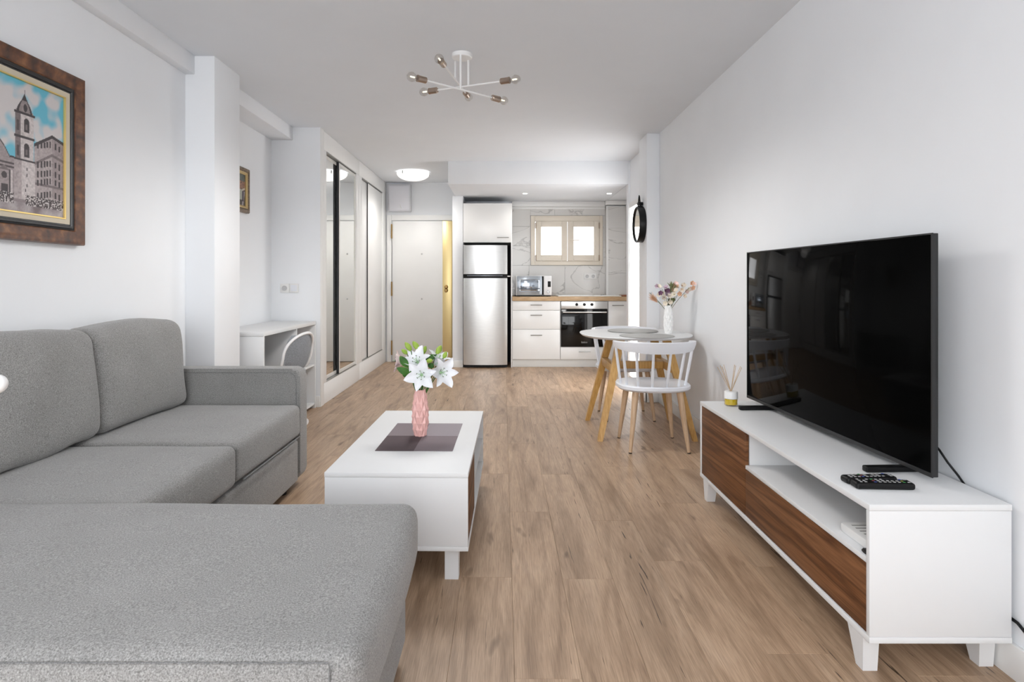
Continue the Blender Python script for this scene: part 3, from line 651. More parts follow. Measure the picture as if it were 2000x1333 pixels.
# picture drawn in the flattened coordinates (u to the right along the wall 0..1 over the last 0.45 m, v up)
XP = -1.915
def church(y, z):
    # work in normalised wall metres: a = distance left of the right edge, h = height above canvas bottom
    a = 2.672-y; h = z-1.405
    nz = lambda s, o=0: noise.noise(Vector((y*s+o, z*s, o)))
    fine = nz(130)*0.13+nz(60, 3)*0.12
    H = 0.535
    # sky
    cl = nz(9, 5)+0.5*nz(22, 9)
    col = Vector(lin((96, 182, 205))) if h > 0.15 else Vector(lin((150, 190, 200)))
    k = max(0, min(1, (cl+0.22-abs(h-0.38)*0.9)*2.6)); col = col.lerp(Vector(lin((205, 200, 200))), k)
    def pc(c): nonlocal col; col = Vector(lin(c))*(1+fine*2.0)
    stone, light, dark, mid = (168, 156, 156), (196, 187, 186), (52, 44, 48), (112, 100, 102)
    # right hand building in perspective
    if a < 0.155:
        topz = 0.345-0.02*max(0, (a-0.055)/0.1)*2.8 if a > 0.055 else 0.345-(0.055-a)*0.25
        if h < topz:
            pc(stone if a > 0.055 else (150, 137, 138))
            if h > topz-0.014: pc(dark)
            if abs(h-(topz-0.085)) < 0.006: pc(mid)
            if abs(h-0.125) < 0.004: pc(mid)
            for cxw in (0.135, 0.115, 0.098, 0.082, 0.066, 0.035, 0.012):
                for ch in (0.305, 0.225, 0.185, 0.15, 0.095, 0.06):
                    ch2 = ch-(abs(cxw-0.055))*0.25
                    if abs(a-cxw) < 0.0045 and abs(h-ch2) < 0.013: pc(dark)
    # tower
    tc = 0.205
    def band(hw, h0, h1, c): 
        if abs(a-tc) < hw and h0 <= h <= h1: pc(c)
    if abs(a-tc) < 0.056 and h < 0.205: pc(light if a < tc+0.015 else stone)
    band(0.048, 0.205, 0.395, light)
    if tc+0.02 < a < tc+0.048 and 0.205 < h < 0.395: pc(mid)
    band(0.054, 0.205, 0.214, dark); band(0.052, 0.297, 0.307, dark); band(0.054, 0.392, 0.402, dark); band(0.046, 0.402, 0.408, stone)
    # belfry arches
    for hc in (0.235, 0.335):
        w_ = 0.014
        if abs(a-tc+0.010) < w_ and hc-0.012 < h < hc+0.030: pc(dark)
        if (a-tc+0.010)**2+(h-hc-0.030)**2 < w_**2: pc(dark)
        if abs(a-tc+0.010) < 0.005 and hc-0.002 < h < hc+0.02: pc(mid)
        if abs(a-tc-0.034) < 0.007 and hc-0.012 < h < hc+0.03: pc((70, 60, 62))
    # cupola
    if 0.402 < h < 0.455:
        hw = 0.040*(1-((h-0.402)/0.062)**1.6)
        if abs(a-tc) < hw: pc((140, 128, 128))
        if abs(a-tc) < hw and abs(a-tc) > hw*0.72: pc(dark)
        if (a-tc+0.004)**2/0.0001+(h-0.420)**2/0.00025 < 1: pc(dark)
    if abs(a-tc) < 0.016*(1-(h-0.447)/0.03) and 0.447 < h < 0.477: pc(dark)
    if abs(a-tc) < 0.0012 and 0.47 < h < 0.492: pc(dark)
    for (aa, hh) in ((tc-0.012, 0.175), (tc-0.012, 0.15), (tc-0.012, 0.11), (tc-0.005, 0.09)):
        if abs(a-aa) < 0.003 and abs(h-hh) < 0.006: pc(dark)
    # church front on the left of the tower
    if a > tc+0.054:
        s = a-(tc+0.054)
        top = 0.185+ (s*1.4 if s < 0.05 else 0.07+ (s-0.05)*0.9 if s < 0.12 else 0.15-max(0, s-0.22)*0.9)
        if s < 0.02: top = 0.215
        if h < top:
            pc((150, 138, 139))
            if h > top-0.007: pc(dark)
            if abs(h-0.17) < 0.004 or abs(h-0.185) < 0.003: pc((70, 60, 62))
            for sc in (0.012, 0.085, 0.17, 0.26):
                if abs(s-sc) < 0.006 and h < 0.16: pc(light)
                if abs(s-sc-0.008) < 0.003 and h < 0.16: pc(dark)
            if abs(s-0.045) < 0.016 and h < 0.10: pc(dark)
            if (s-0.047)**2+(h-0.135)**2 < 0.00018: pc(dark)
            if abs(s-0.047) < 0.026 and 0.155 < h < 0.155+0.02*(1-abs(s-0.047)/0.026): pc(mid)
            if (s-0.14)**2+(h-0.20)**2 < 0.0004: pc(dark)
    # square and crowd
    gl = 0.052
    if h < gl:
        k = max(0, min(1, (nz(14, 2)+0.35)*1.3)); col = Vector(lin((116, 102, 104))).lerp(Vector(lin((186, 178, 180))), k if h < 0.04 else 0.2)
        col = col*(1+fine)
    cr = nz(150, 4)
    if 0.030 < h < 0.070 and (a < 0.20 or a > 0.26):
        if cr > 0.16: col = Vector(lin((205, 198, 196)))
        elif cr < 0.02: col = Vector(lin((60, 50, 52)))
    return tuple(max(0, min(1, v)) for v in col)
pt = thing('framed_painting', 'large framed painting of a church tower square under blue sky, above the sofa', 'painting', (XL, 2.3, 1.29))
PY0, PY1, PZ0, PZ1 = 1.72, 2.800, 1.290, 2.044
M_frame = grain(mat('burnished_frame', (0.2, 0.09, 0.035), 0.35), (4, 4, 4), 6, [(0.3, (0.035, 0.012, 0.006)), (0.5, (0.12, 0.042, 0.016)), (0.72, (0.26, 0.11, 0.04))], bump=0.2)
link('outer_frame', frame_ring(B(), PY0, PY1, PZ0, PZ1, XL, [(0, 0.001), (0, 0.030), (0.004, 0.037), (0.012, 0.040), (0.030, 0.036), (0.050, 0.030), (0.058, 0.031), (0.062, 0.028), (0.062, 0.005)]), M_frame, pt)
link('inner_frame', frame_ring(B(), PY0+0.060, PY1-0.060, PZ0+0.060, PZ1-0.060, XL, [(0, 0.005), (0, 0.027), (0.005, 0.030), (0.010, 0.027), (0.012, 0.031), (0.020, 0.031), (0.022, 0.026), (0.030, 0.026), (0.030, 0.005)]), mat('ebonised_frame', (0.012, 0.012, 0.014), 0.35), pt)
link('linen_slip', frame_ring(B(), PY0+0.088, PY1-0.088, PZ0+0.088, PZ1-0.088, XL, [(0, 0.005), (0, 0.027), (0.024, 0.022), (0.024, 0.005)]), plain(mat('linen', (0.62, 0.55, 0.43), 0.8), 0.04), pt)
link('gold_slip', frame_ring(B(), PY0+0.110, PY1-0.110, PZ0+0.110, PZ1-0.110, XL, [(0, 0.005), (0, 0.026), (0.005, 0.026), (0.006, 0.020), (0.006, 0.005)]), plain(mat('gold_leaf', (0.75, 0.55, 0.20), 0.3, 0.8), 0.05), pt)
colour_grid('church', pt, XL+0.018, PY0+0.114, PY1-0.114, PZ0+0.114, PZ1-0.114, 340, 215, church)

def rider(y, z):
    a = (5.0-0.06-y); h = z-1.72
    n = noise.noise(Vector((y*60, z*60, 2)))*0.5+noise.noise(Vector((y*150, z*150, 7)))*0.3
    col = Vector(lin((70, 62, 58)))*(1+n)
    if h > 0.20: col = Vector(lin((92, 98, 92)))*(1+n)
    if a > 0.02 and 0.13 < h < 0.20 and n > -0.2: col = Vector(lin((150, 110, 88)))*(1+n)
    if a > 0.09 and 0.05 < h < 0.13: col = Vector(lin((170, 172, 160)))*(1+n*0.5)
    if abs(a-0.05-(0.12-h)*0.3) < 0.012 and h < 0.12: col = Vector(lin((165, 160, 165)))*(1+n*0.5)
    if abs(a-0.075) < 0.012 and 0.04 < h < 0.13: col = Vector(lin((58, 38, 66)))
    if abs(h-0.155+a*0.3) < 0.008 and a < 0.09: col = Vector(lin((200, 190, 175)))
    return tuple(max(0, min(1, v)) for v in col)
sp = thing('framed_painting', 'small dark painting in a carved gilt frame, in the alcove behind the left pillar', 'painting', (XL2, 4.8, 1.67))
QY0, QY1, QZ0, QZ1 = 4.66, 4.958, 1.672, 2.027
link('outer_frame', frame_ring(B(), QY0, QY1, QZ0, QZ1, XL2, [(0, 0.001), (0, 0.022), (0.006, 0.032), (0.020, 0.036), (0.034, 0.024), (0.036, 0.004)]), grain(mat('carved_bronze_frame', (0.2, 0.14, 0.09), 0.45), (1, 1, 1), 70, [(0.3, (0.09, 0.06, 0.035)), (0.7, (0.28, 0.20, 0.13))], bump=0.4), sp)
link('gilt_slip', frame_ring(B(), QY0+0.034, QY1-0.034, QZ0+0.034, QZ1-0.034, XL2, [(0, 0.004), (0, 0.028), (0.008, 0.030), (0.020, 0.020), (0.022, 0.004)]), plain(mat('gilt', (0.62, 0.46, 0.22), 0.35, 0.6), 0.1), sp)
colour_grid('rider', sp, XL2+0.014, QY0+0.054, QY1-0.054, QZ0+0.054, QZ1-0.054, 60, 70, rider)

# ------------------------------------------------------------------ corner sofa
sf = thing('corner_sofa', 'light grey fabric corner sofa with chaise, along the left wall under the painting', 'sofa', (-1.4, 2.2, 0))
XB0 = -1.925
box('base', -1.86, -1.112, 1.86, 3.335, 0.045, 0.268, M_fabric, sf, 0.012, 3)
soft = soft_box(B(), -1.86, -0.292, 1.098, 1.850, 0.045, 0.285, 0.02, nm=8)
link('chaise_base', soft, M_fabric, sf)
link('back_frame', soft_box(B(), XB0, -1.845, 1.065, 3.45, 0.045, 0.70, 0.025, nm=8), M_fabric, sf)
ab = add_prism(B(), rrect(-1.90, -1.104, 0.045, 0.652, 0.045, 8), 'y', 3.337, 3.452, 0.012)
link('arm', ab, M_fabric, sf)
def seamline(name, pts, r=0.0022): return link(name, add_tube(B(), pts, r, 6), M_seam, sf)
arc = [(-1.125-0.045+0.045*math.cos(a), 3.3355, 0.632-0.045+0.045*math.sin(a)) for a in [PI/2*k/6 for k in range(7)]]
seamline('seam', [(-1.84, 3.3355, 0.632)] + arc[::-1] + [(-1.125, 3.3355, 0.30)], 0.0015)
def cushion_dome(bm): return bm
c1_ = soft_box(B(), -1.84, -1.095, 2.515, 3.330, 0.290, 0.462, 0.030, (0.006, 0.0, 0.010), nm=14, wob=0.003)
c2_ = soft_box(B(), -1.84, -1.085, 1.790, 2.508, 0.290, 0.460, 0.030, (0.008, 0.0, 0.012), nm=14, wob=0.003, seed=4)
link('seat_cushion', c1_, M_fabric, sf); link('seat_cushion', c2_, M_fabric, sf)
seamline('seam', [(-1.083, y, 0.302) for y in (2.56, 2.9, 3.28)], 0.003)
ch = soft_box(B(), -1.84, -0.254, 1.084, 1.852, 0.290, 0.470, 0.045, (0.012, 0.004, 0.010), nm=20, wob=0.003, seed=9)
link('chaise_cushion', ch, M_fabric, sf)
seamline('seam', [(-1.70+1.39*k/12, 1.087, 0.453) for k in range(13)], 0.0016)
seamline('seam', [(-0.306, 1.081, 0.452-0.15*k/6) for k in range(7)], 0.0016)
def lean(q, u):
    q = q.copy(); q.x -= 0.045*(u[2]+1)/2
    # crowned top, pinched corners
    q.z += 0.012*(1-u[1]**2)*(u[2] > 0) * u[2]
    return q
for i, (ya, yb, s_) in enumerate(((1.88, 2.625, 3), (2.600, 3.325, 8))):
    bc = soft_box(B(), -1.865, -1.690, ya, yb, 0.470, 0.925, 0.060, (0.030, 0.008, 0.006), nm=16, wob=0.012, shear=lean, seed=s_)
    link('back_cushion', bc, M_fabric, sf)
link('back_cushion', soft_box(B(), -1.865, -1.690, 1.12, 1.86, 0.482, 0.925, 0.060, (0.030, 0.008, 0.006), nm=12, wob=0.01, shear=lean, seed=1), M_fabric, sf)
for (x, y) in ((-1.82, 1.12), (-0.36, 1.12), (-0.36, 1.78), (-1.17, 3.25), (-1.82, 3.38)):
    link('foot', add_lathe(B(), [(0, 0), (0.022, 0), (0.026, 0.046), (0, 0.046)], (x, y, 0), 14), M_black, sf)

# small globe lamp reaching in from the left edge
t = thing('globe_floor_lamp', 'white rounded knob-like globe at the left edge in front of the sofa cushion', 'lamp', (-1.15, 0.78, 0))
link('base', add_lathe(B(), [(0, 0), (0.11, 0), (0.11, 0.012), (0.02, 0.02), (0, 0.02)], (-1.15, 0.78, 0), 28), M_white, t)
link('pole', add_tube(B(), [(-1.15, 0.78, 0.018), (-1.15, 0.78, 0.90), (-1.13, 0.78, 0.975), (-1.05, 0.78, 0.995), (-0.68, 0.78, 0.999)], 0.008, 10), M_white, t)
link('globe', add_lathe(B(), [(0.0122*math.sin(a), -0.0122*math.cos(a)) for a in [PI*k/14 for k in range(15)]], (-0.6435, 0.78, 0.999), 24), M_white, t)
bpy.data.objects[t.name]  # keep

# ------------------------------------------------------------------ coffee table
ct = thing('coffee_table', 'low white coffee table with a walnut drawer, in front of the sofa', 'coffee table', (-0.391, 2.85, 0), local=True, rz=-math.radians(1.1))
hw, hl, zt, zb = 0.2705, 0.55, 0.411, 0.118
box('tabletop', -hw, hw, -hl, hl, zt-0.018, zt, M_lac, ct, 0.0015)
box('end_panel', -hw+0.001, hw-0.001, -hl+0.001, -hl+0.017, zb+0.018, zt-0.0185, M_lac, ct, 0.001)
box('end_panel', -hw+0.001, hw-0.001, hl-0.017, hl-0.001, zb+0.018, zt-0.0185, M_lac, ct, 0.001)
box('bottom_panel', -hw, hw, -hl, hl, zb, zb+0.0175, M_lac, ct, 0.0015)
box('divider', -hw+0.02, hw-0.02, -0.155, -0.139, zb+0.018, zt-0.0185, M_lac, ct)
box('back_panel', -hw+0.001, -hw+0.015, -hl+0.018, hl-0.018, zb+0.018, zt-0.0185, M_lac, ct)
d = box('drawer', hw-0.020, hw-0.003, -hl+0.020, -0.158, zb+0.020, zt-0.021, M_walnut, ct, 0.001)
box('shelf', -hw+0.016, hw-0.004, -0.138, hl-0.018, 0.250, 0.264, M_lac, ct, 0.001)
for (x, y) in ((hw-0.065, -hl+0.05), (-hw+0.065, -hl+0.05), (hw-0.065, hl-0.05), (-hw+0.065, hl-0.05)):
    bm = B(); x0, x1 = x-0.026, x+0.026; sy = 1 if y < 0 else -1
    add_prism(bm, [(y-0.022*sy, zb-0.0005), (y+0.040*sy, zb-0.0005), (y+0.022*sy, 0), (y-0.022*sy, 0)], 'x', x0, x1)
    link('leg', bm, M_lac, ct)
# placemat: four squares
pm = thing('placemat', 'woven placemat in four purple grey blocks, under the pink vase', 'placemat', (-0.373, 2.84, zt+0.0002), local=True, rz=-math.radians(1.1))
for (sx, sy, c) in ((-1, -1, (80, 66, 70)), (1, -1, (124, 112, 117)), (-1, 1, (128, 117, 121)), (1, 1, (150, 142, 147))):
    m = mat('weave_%d_%d' % (sx, sy), lin(c), 0.8); lc = lin(c)
    grain(m, (1, 1, 1), 500, [(0.3, tuple(v*0.8 for v in lc)), (0.7, tuple(min(1, v*1.2) for v in lc))], 1, 0.15)
    o = box('woven_block', min(0, sx*0.164), max(0, sx*0.164), min(0, sy*0.249), max(0, sy*0.249), 0.0002, 0.0022, m, pm)
    
def faceted_vase(name, label, loc, m, h=0.212, rs=1.0):
    t = thing(name, label, 'vase', loc)
    bm = B(); n = 8; rows_ = 7; rings = []
    for j in range(rows_+1):
        f = j/rows_; base = 0.027+0.0125*math.sin(PI*min(1, f*0.98)**0.85)*1.0 - 0.004*f
        ring = []
        for k in range(2*n):
            a = PI*k/n + 0.0
            ridge = 1.0 + (0.10 if (k+j) % 2 == 0 else -0.08)
            ring.append(bm.verts.new((loc[0]+base*rs*ridge*math.cos(a), loc[1]+base*rs*ridge*math.sin(a), loc[2]+h*f)))
        rings.append(ring)
    for j in range(rows_):
        for k in range(2*n):
            k2 = (k+1) % (2*n); q = (rings[j][k], rings[j][k2], rings[j+1][k2], rings[j+1][k])
            if (k+j) % 2 == 0: bm.faces.new((q[0], q[1], q[3])); bm.faces.new((q[1], q[2], q[3]))
            else: bm.faces.new((q[0], q[1], q[2])); bm.faces.new((q[0], q[2], q[3]))
    bm.faces.new(rings[0])
    inner = [bm.verts.new((loc[0]+(v.co.x-loc[0])*0.80, loc[1]+(v.co.y-loc[1])*0.80, loc[2]+h)) for v in rings[-1]]
    bot = [bm.verts.new((v.co.x, v.co.y, loc[2]+h*0.7)) for v in inner]
    for k in range(2*n):
        k2 = (k+1) % (2*n)
        bm.faces.new((rings[-1][k], rings[-1][k2], inner[k2], inner[k])); bm.faces.new((inner[k], inner[k2], bot[k2], bot[k]))
    bm.faces.new(bot)
    link('body', bm, m, t, smooth=False)
    return t
VX, VY, VZ = -0.385, 2.85, zt+0.0026
faceted_vase('vase', 'pink faceted ceramic vase holding white lilies, on the coffee table', (VX, VY, VZ), M_pink)
def frame_from(axis, roll=0):
    q = Vector((0, 0, 1)).rotation_difference(Vector(axis).normalized()); return q.to_matrix() @ Matrix.Rotation(roll, 3, 'Z')
def add_petal(bm, c, R3, ang, L_, W_, open_=1.0, recurve=0.6, nu=9, nv=5, cup=0.25, wave=0.0):
    rows_ = []
    for i in range(nu+1):
        t_ = i/nu; th = open_*(0.35+t_*(0.75+recurve*t_))
        rr = 0; zz = 0; ds = L_/nu
        for s in range(i):
            tt = (s+0.5)/nu; th2 = open_*(0.35+tt*(0.75+recurve*tt)); rr += math.sin(th2)*ds; zz += math.cos(th2)*ds
        wd = W_*(math.sin(PI*min(1, (t_*0.93+0.07))**0.85))**0.8 if t_ < 1 else 0.0006
        wd = max(wd, 0.0006)
        row = []
        for j in range(nv):
            s = (j/(nv-1)-0.5)*2
            lift = -cup*wd*(1-s*s) + wave*wd*math.sin(t_*14+s*2)*s*s
            r2 = rr - lift*math.cos(th)*-1*0.5; z2 = zz + lift*math.sin(th)
            p = Vector((r2, s*wd*0.5, z2)); p = Matrix.Rotation(ang, 3, 'Z') @ p
            row.append(bm.verts.new(Vector(c)+R3 @ p))
        rows_.append(row)
    for a, b2 in zip(rows_, rows_[1:]):
        for j in range(nv-1): bm.faces.new((a[j], a[j+1], b2[j+1], b2[j]))
    return bm
NECK = Vector((VX, VY, VZ+0.20))
def curve_pts(a, b, sag=Vector((0, 0, 0)), n=8):
    return [a.lerp(b, k/n)+sag*math.sin(PI*k/n) for k in range(n+1)]
def lily(label, c, axis, L_=0.085, W_=0.036, m=M_petal, roll=0.0, open_=1.0, off=(0, 0), green=True):
    base = NECK+Vector((off[0], off[1], -0.04))
    t = thing('lily', label, 'flower', tuple(base))
    L_ *= 1.18; W_ *= 1.42
    R3 = frame_from(axis, roll); ax = Vector(axis).normalized(); c = Vector(c); root = c-ax*0.022
    for k in range(6):
        bm = add_petal(B(), root, R3, k*PI/3, L_*(1.0 if k % 2 else 0.94), W_*(1.0 if k % 2 else 0.76), open_, 0.75, cup=0.28, wave=0.10)
        o = link('petal', bm, m, t)
    bm = B()
    for k in range(6):
        a = k*PI/3+0.4; tip = root + R3 @ Vector((0.019*math.cos(a), 0.019*math.sin(a), 0.045)); add_tube(bm, [root, root+R3 @ Vector((0.006*math.cos(a), 0.006*math.sin(a), 0.025)), tip], 0.0011, 5)
    add_tube(bm, [root, root+ax*0.055], [0.0022, 0.0014], 6)
    add_lathe(bm, [(0, 0), (0.009, 0.004), (0.006, 0.018), (0, 0.022)], root, 8, ax)
    link('stamen', bm, M_stamen, t)
    bm = B()
    for k in range(6):
        a = k*PI/3+0.4; tip = root + R3 @ Vector((0.019*math.cos(a), 0.019*math.sin(a), 0.045))
        d = R3 @ Vector((-math.sin(a), math.cos(a), 0)); add_tube(bm, [tip-d*0.004, tip, tip+d*0.004], [0.0007, 0.0017, 0.0007], 5)
    link('anther', bm, M_anther, t)
    pts = curve_pts(base, root, Vector((0, 0, 0.0))-ax*0.012)
    link('stem', add_tube(B(), pts, 0.0024, 6), M_leaf, t)
    return t
lily('white lily facing forward, lowest and nearest above the pink vase', P(823, 733, 2.775), (-0.03, -1, 0.10), 0.088, 0.040, roll=0.25, off=(0, -0.008), open_=1.05)
lily('white lily behind and above the front one, opening upward', P(815, 707, 2.85), (-0.15, -0.75, 0.6), 0.084, 0.038, roll=0.1, off=(-0.006, 0.0))
lily('white lily leaning out to the right of the bouquet', P(862, 728, 2.82), (0.50, -0.75, 0.1), 0.090, 0.040, roll=0.5, off=(0.010, 0.0))
lily('white lily standing tall at the right side of the bouquet', P(855, 706, 2.88), (0.35, -0.2, 0.9), 0.078, 0.036, roll=0.0, off=(0.006, 0.008), open_=0.8)
lily('pale pink lily at the left side of the bouquet', P(782, 706, 2.86), (-0.9, -0.15, 0.1), 0.066, 0.034, m=M_pinkpetal, roll=0.3, off=(-0.010, 0.004), open_=0.9)
def bud(label, a, b, r=0.0105, off=(0, 0)):
    base = NECK+Vector((off[0], off[1], -0.03)); a = Vector(a); b = Vector(b)
    t = thing('lily_bud', label, 'flower bud', tuple(base))
    L_ = (b-a).length
    link('bud', add_lathe(B(), [(0.0, 0.0), (r*0.55, L_*0.06), (r*0.95, L_*0.32), (r, L_*0.55), (r*0.7, L_*0.8), (r*0.25, L_*0.96), (0, L_)], a, 12, b-a, fn=lambda an, z: 1+0.08*math.cos(3*an)), M_bud, t)
    link('stem', add_tube(B(), curve_pts(base, a, Vector((0, 0.006, 0))), 0.0022, 6), M_leaf, t)
bud('green lily bud at the upper left of the bouquet', P(803, 686, 2.86), P(791, 669, 2.86), 0.0125, (-0.006, 0.004))
bud('tallest green lily bud in the upper middle of the bouquet', P(818, 684, 2.87), P(806, 667, 2.87), 0.013, (-0.002, 0.008))
bud('green lily bud behind the middle flowers', P(824, 693, 2.88), P(832, 676, 2.88), 0.0115, (0.002, 0.008))
bud('green lily bud at the upper right of the bouquet', P(852, 692, 2.86), P(862, 675, 2.86), 0.0135, (0.006, 0.008))
bud('small green lily bud at the far right of the bouquet', P(866, 700, 2.86), P(872, 687, 2.86), 0.0105, (0.010, 0.006))
bud('small green lily bud low at the upper left, beside the leaves', P(796, 692, 2.87), P(784, 683, 2.87), 0.010, (-0.012, 0.006))
bud('green lily bud between the two right hand lilies', P(833, 706, 2.80), P(845, 704, 2.79), 0.0105, (0.004, -0.006))
def leaf_thing(label, a, b, wdt, bend, off):
    base = NECK+Vector((off[0], off[1], -0.03)); a = Vector(a); b = Vector(b)
    t = thing('leaf_sprig', label, 'foliage', tuple(base))
    d = b-a; n = d.normalized(); side = n.cross(Vector((0.1, -1, 0.2))).normalized(); up = side.cross(n)
    bm = B(); rows_ = []
    for i in range(9):
        tt = i/8; w_ = wdt*math.sin(PI*(tt*0.94+0.04))**0.8*0.5; c = a+d*tt+up*bend*math.sin(PI*tt)
        rows_.append([bm.verts.new(c+side*w_*s+up*abs(s)*w_*0.35) for s in (-1, -0.5, 0, 0.5, 1)])
    for r1, r2 in zip(rows_, rows_[1:]):
        for j in range(4): bm.faces.new((r1[j], r1[j+1], r2[j+1], r2[j]))
    link('leaf', bm, M_leaf, t)
    link('stem', add_tube(B(), curve_pts(base, a+d*0.05), 0.0018, 6), M_leaf, t)
leaf_thing('dark green leaf pointing up at the left of the bouquet', P(797, 718, 2.83), P(781, 696, 2.83), 0.034, 0.008, (-0.010, -0.003))
leaf_thing('dark green leaf pointing left, lowest on the bouquet', P(806, 733, 2.83), P(775, 719, 2.81), 0.036, 0.008, (-0.012, -0.006))
leaf_thing('small dark green leaf hanging under the left leaf', P(806, 735, 2.84), P(786, 733, 2.82), 0.026, -0.006, (-0.004, -0.008))
leaf_thing('dark green leaf between the buds in the middle', P(828, 706, 2.86), P(852, 694, 2.86), 0.032, 0.01, (0.002, 0.012))
leaf_thing('dark green leaf behind the right hand lily', P(836, 712, 2.83), P(848, 718, 2.83), 0.026, 0.006, (0.008, -0.004))

# ------------------------------------------------------------------ TV bench
Y0, Y1 = 1.739, 3.238; X0, X1 = 1.036, 1.441; ZB, ZT = 0.102, 0.496
tv = thing('tv_bench', 'long white tv bench with walnut fronts along the right wall', 'tv bench', (1.24, 2.49, 0))
box('top_panel', X0, X1, Y0, Y1, ZT-0.018, ZT, M_lac, tv, 0.0015)
box('bottom_panel', X0, X1, Y0, Y1, ZB, ZB+0.0175, M_lac, tv, 0.0015)
box('side_panel', X0+0.001, X1-0.001, Y0+0.001, Y0+0.017, ZB+0.018, ZT-0.0185, M_lac, tv, 0.001)
box('side_panel', X0+0.001, X1-0.001, Y1-0.017, Y1-0.001, ZB+0.018, ZT-0.0185, M_lac, tv, 0.001)
box('divider', X0+0.022, X1-0.016, 2.640, 2.656, ZB+0.018, ZT-0.0185, M_lac, tv)
box('shelf', X0+0.004, X1-0.016, Y0+0.0175, 2.639, 0.322, 0.338, M_lac, tv, 0.001)
box('back_panel', X1-0.015, X1-0.002, Y0+0.0175, Y1-0.0175, ZB+0.018, ZT-0.0185, M_lac, tv)
box('door', X0+0.004, X0+0.020, 2.643, Y1-0.020, ZB+0.021, ZT-0.021, M_walnut, tv, 0.001)
box('drawer', X0+0.004, X0+0.020, Y0+0.020, 2.639, ZB+0.021, 0.3195, M_walnut, tv, 0.001)
for (x, y) in ((X0+0.003, Y0+0.040), (X1-0.050, Y0+0.060), (X0+0.003, Y1-0.060), (X1-0.050, Y1-0.060)):
    bm = B(); sy = 1 if y < 2.4 else -1
    x0_, x1_ = x, x+0.044
    tp_ = [bm.verts.new(v) for v in ((x0_-0.002, y-0.008*sy, ZB-0.0004), (x1_+0.001, y-0.008*sy, ZB-0.0004), (x1_+0.001, y+0.072*sy, ZB-0.0004), (x0_-0.002, y+0.072*sy, ZB-0.0004))]
    bt_ = [bm.verts.new(v) for v in ((x0_+0.002, y, 0), (x1_, y, 0), (x1_, y+0.036*sy, 0), (x0_+0.002, y+0.036*sy, 0))]
    bm.faces.new(tp_); bm.faces.new(bt_)
    for k in range(4): bm.faces.new((tp_[k], tp_[(k+1) % 4], bt_[(k+1) % 4], bt_[k]))
    link('leg', bm, M_lac, tv, smooth=False)
# things in the open shelf
t = thing('router', 'white box with slots lying at the near end of the tv bench shelf', 'router', (1.13, 1.95, 0.3385))
box('case', 1.065, 1.215, 1.775, 1.945, 0.3385, 0.368, M_trim, t, 0.008)
boxes('vent', [(1.085, 1.195, 1.80+k*0.022, 1.806+k*0.022, 0.3682, 0.3688) for k in range(6)], mat('vent_grey', (0.35, 0.35, 0.34), 0.5), t)
t = box('remote_control', 1.245, 1.285, 1.77, 1.92, 0.3385, 0.356, M_black, bev=0.006, loc=(1.265, 1.84, 0.3385))
bpy.data.objects.remove(t)
t = thing('set_top_box', 'small black box on the shelf at the near end of the tv bench', 'box', (1.07, 1.79, 0.3385))
box('case', 1.046, 1.062, 1.758, 1.792, 0.3385, 0.352, M_black, t, 0.003)
box('cable_stub', 1.049, 1.059, 1.7925, 1.80, 0.3385, 0.345, M_black, t, 0.001)

# the television
a_far = Vector((1.278, 3.223)); a_near = Vector((1.330, 1.904)); TVL = (a_far-a_near).length
ang = math.atan2(a_far.y-a_near.y, a_far.x-a_near.x)-PI/2
tl = thing('television', 'large black flat screen television on the tv bench', 'television', ((a_far.x+a_near.x)/2, (a_far.y+a_near.y)/2, ZT+0.0003), local=True, rz=ang)
h = TVL/2; zb_, zt_ = 0.022, 0.783
box('panel', 0.003, 0.020, -h+0.001, h-0.001, zb_+0.001, zt_-0.001, M_bezel, tl, 0.002)
box('screen', 0.0, 0.0028, -h+0.006, h-0.006, zb_+0.014, zt_-0.005, M_screen, tl, 0.001)
boxes('bezel', [(-0.001, 0.003, -h, h, zb_, zb_+0.0135), (-0.001, 0.003, -h, -h+0.0055, zb_+0.0135, zt_), (-0.001, 0.003, h-0.0055, h, zb_+0.0135, zt_), (-0.001, 0.003, -h+0.0055, h-0.0055, zt_-0.0045, zt_)], M_bezel, tl)
box('rear_housing', 0.0205, 0.058, -h+0.18, h-0.18, 0.09, 0.52, M_black, tl, 0.01)
for y in (-0.52, 0.46):
    bm = B(); add_box(bm, -0.127, 0.062, y-0.014, y+0.014, 0.0, 0.020, 0.005, 3); add_box(bm, 0.005, 0.02, y-0.012, y+0.012, 0.015, 0.06, 0.002)
    link('foot', bm, M_black, tl)
#link('logo', add_box(B(), -0.0018, -0.0012, -0.03, 0.03, zb_+0.003, zb_+0.009), M_bezel, tl)
# power cable behind the television
t = link('television_cable', add_tube(B(), [P(1800, 860, 2.02)+Vector((0.03, 0, 0)), (1.405, 1.98, 0.585), (1.418, 1.96, 0.55), (1.436, 1.94, 0.515), (1.4485, 1.93, 0.49), (1.4485, 1.93, 0.30), (1.4485, 1.93, 0.14)], 0.0035, 8), M_black, loc=(1.42, 1.95, 0.14))
tag(t, 'black cable dropping behind the near edge of the television', 'cable')
t = link('floor_cable', add_tube(B(), [(1.447, 1.80, 0.170), (1.448, 1.73, 0.166), (1.446, 1.69, 0.150), (1.448, 1.64, 0.128), (1.447, 1.55, 0.112)], 0.0045, 8), M_black, loc=(1.447, 1.7, 0.11))
tag(t, 'short black cable along the right wall above the baseboard', 'cable')

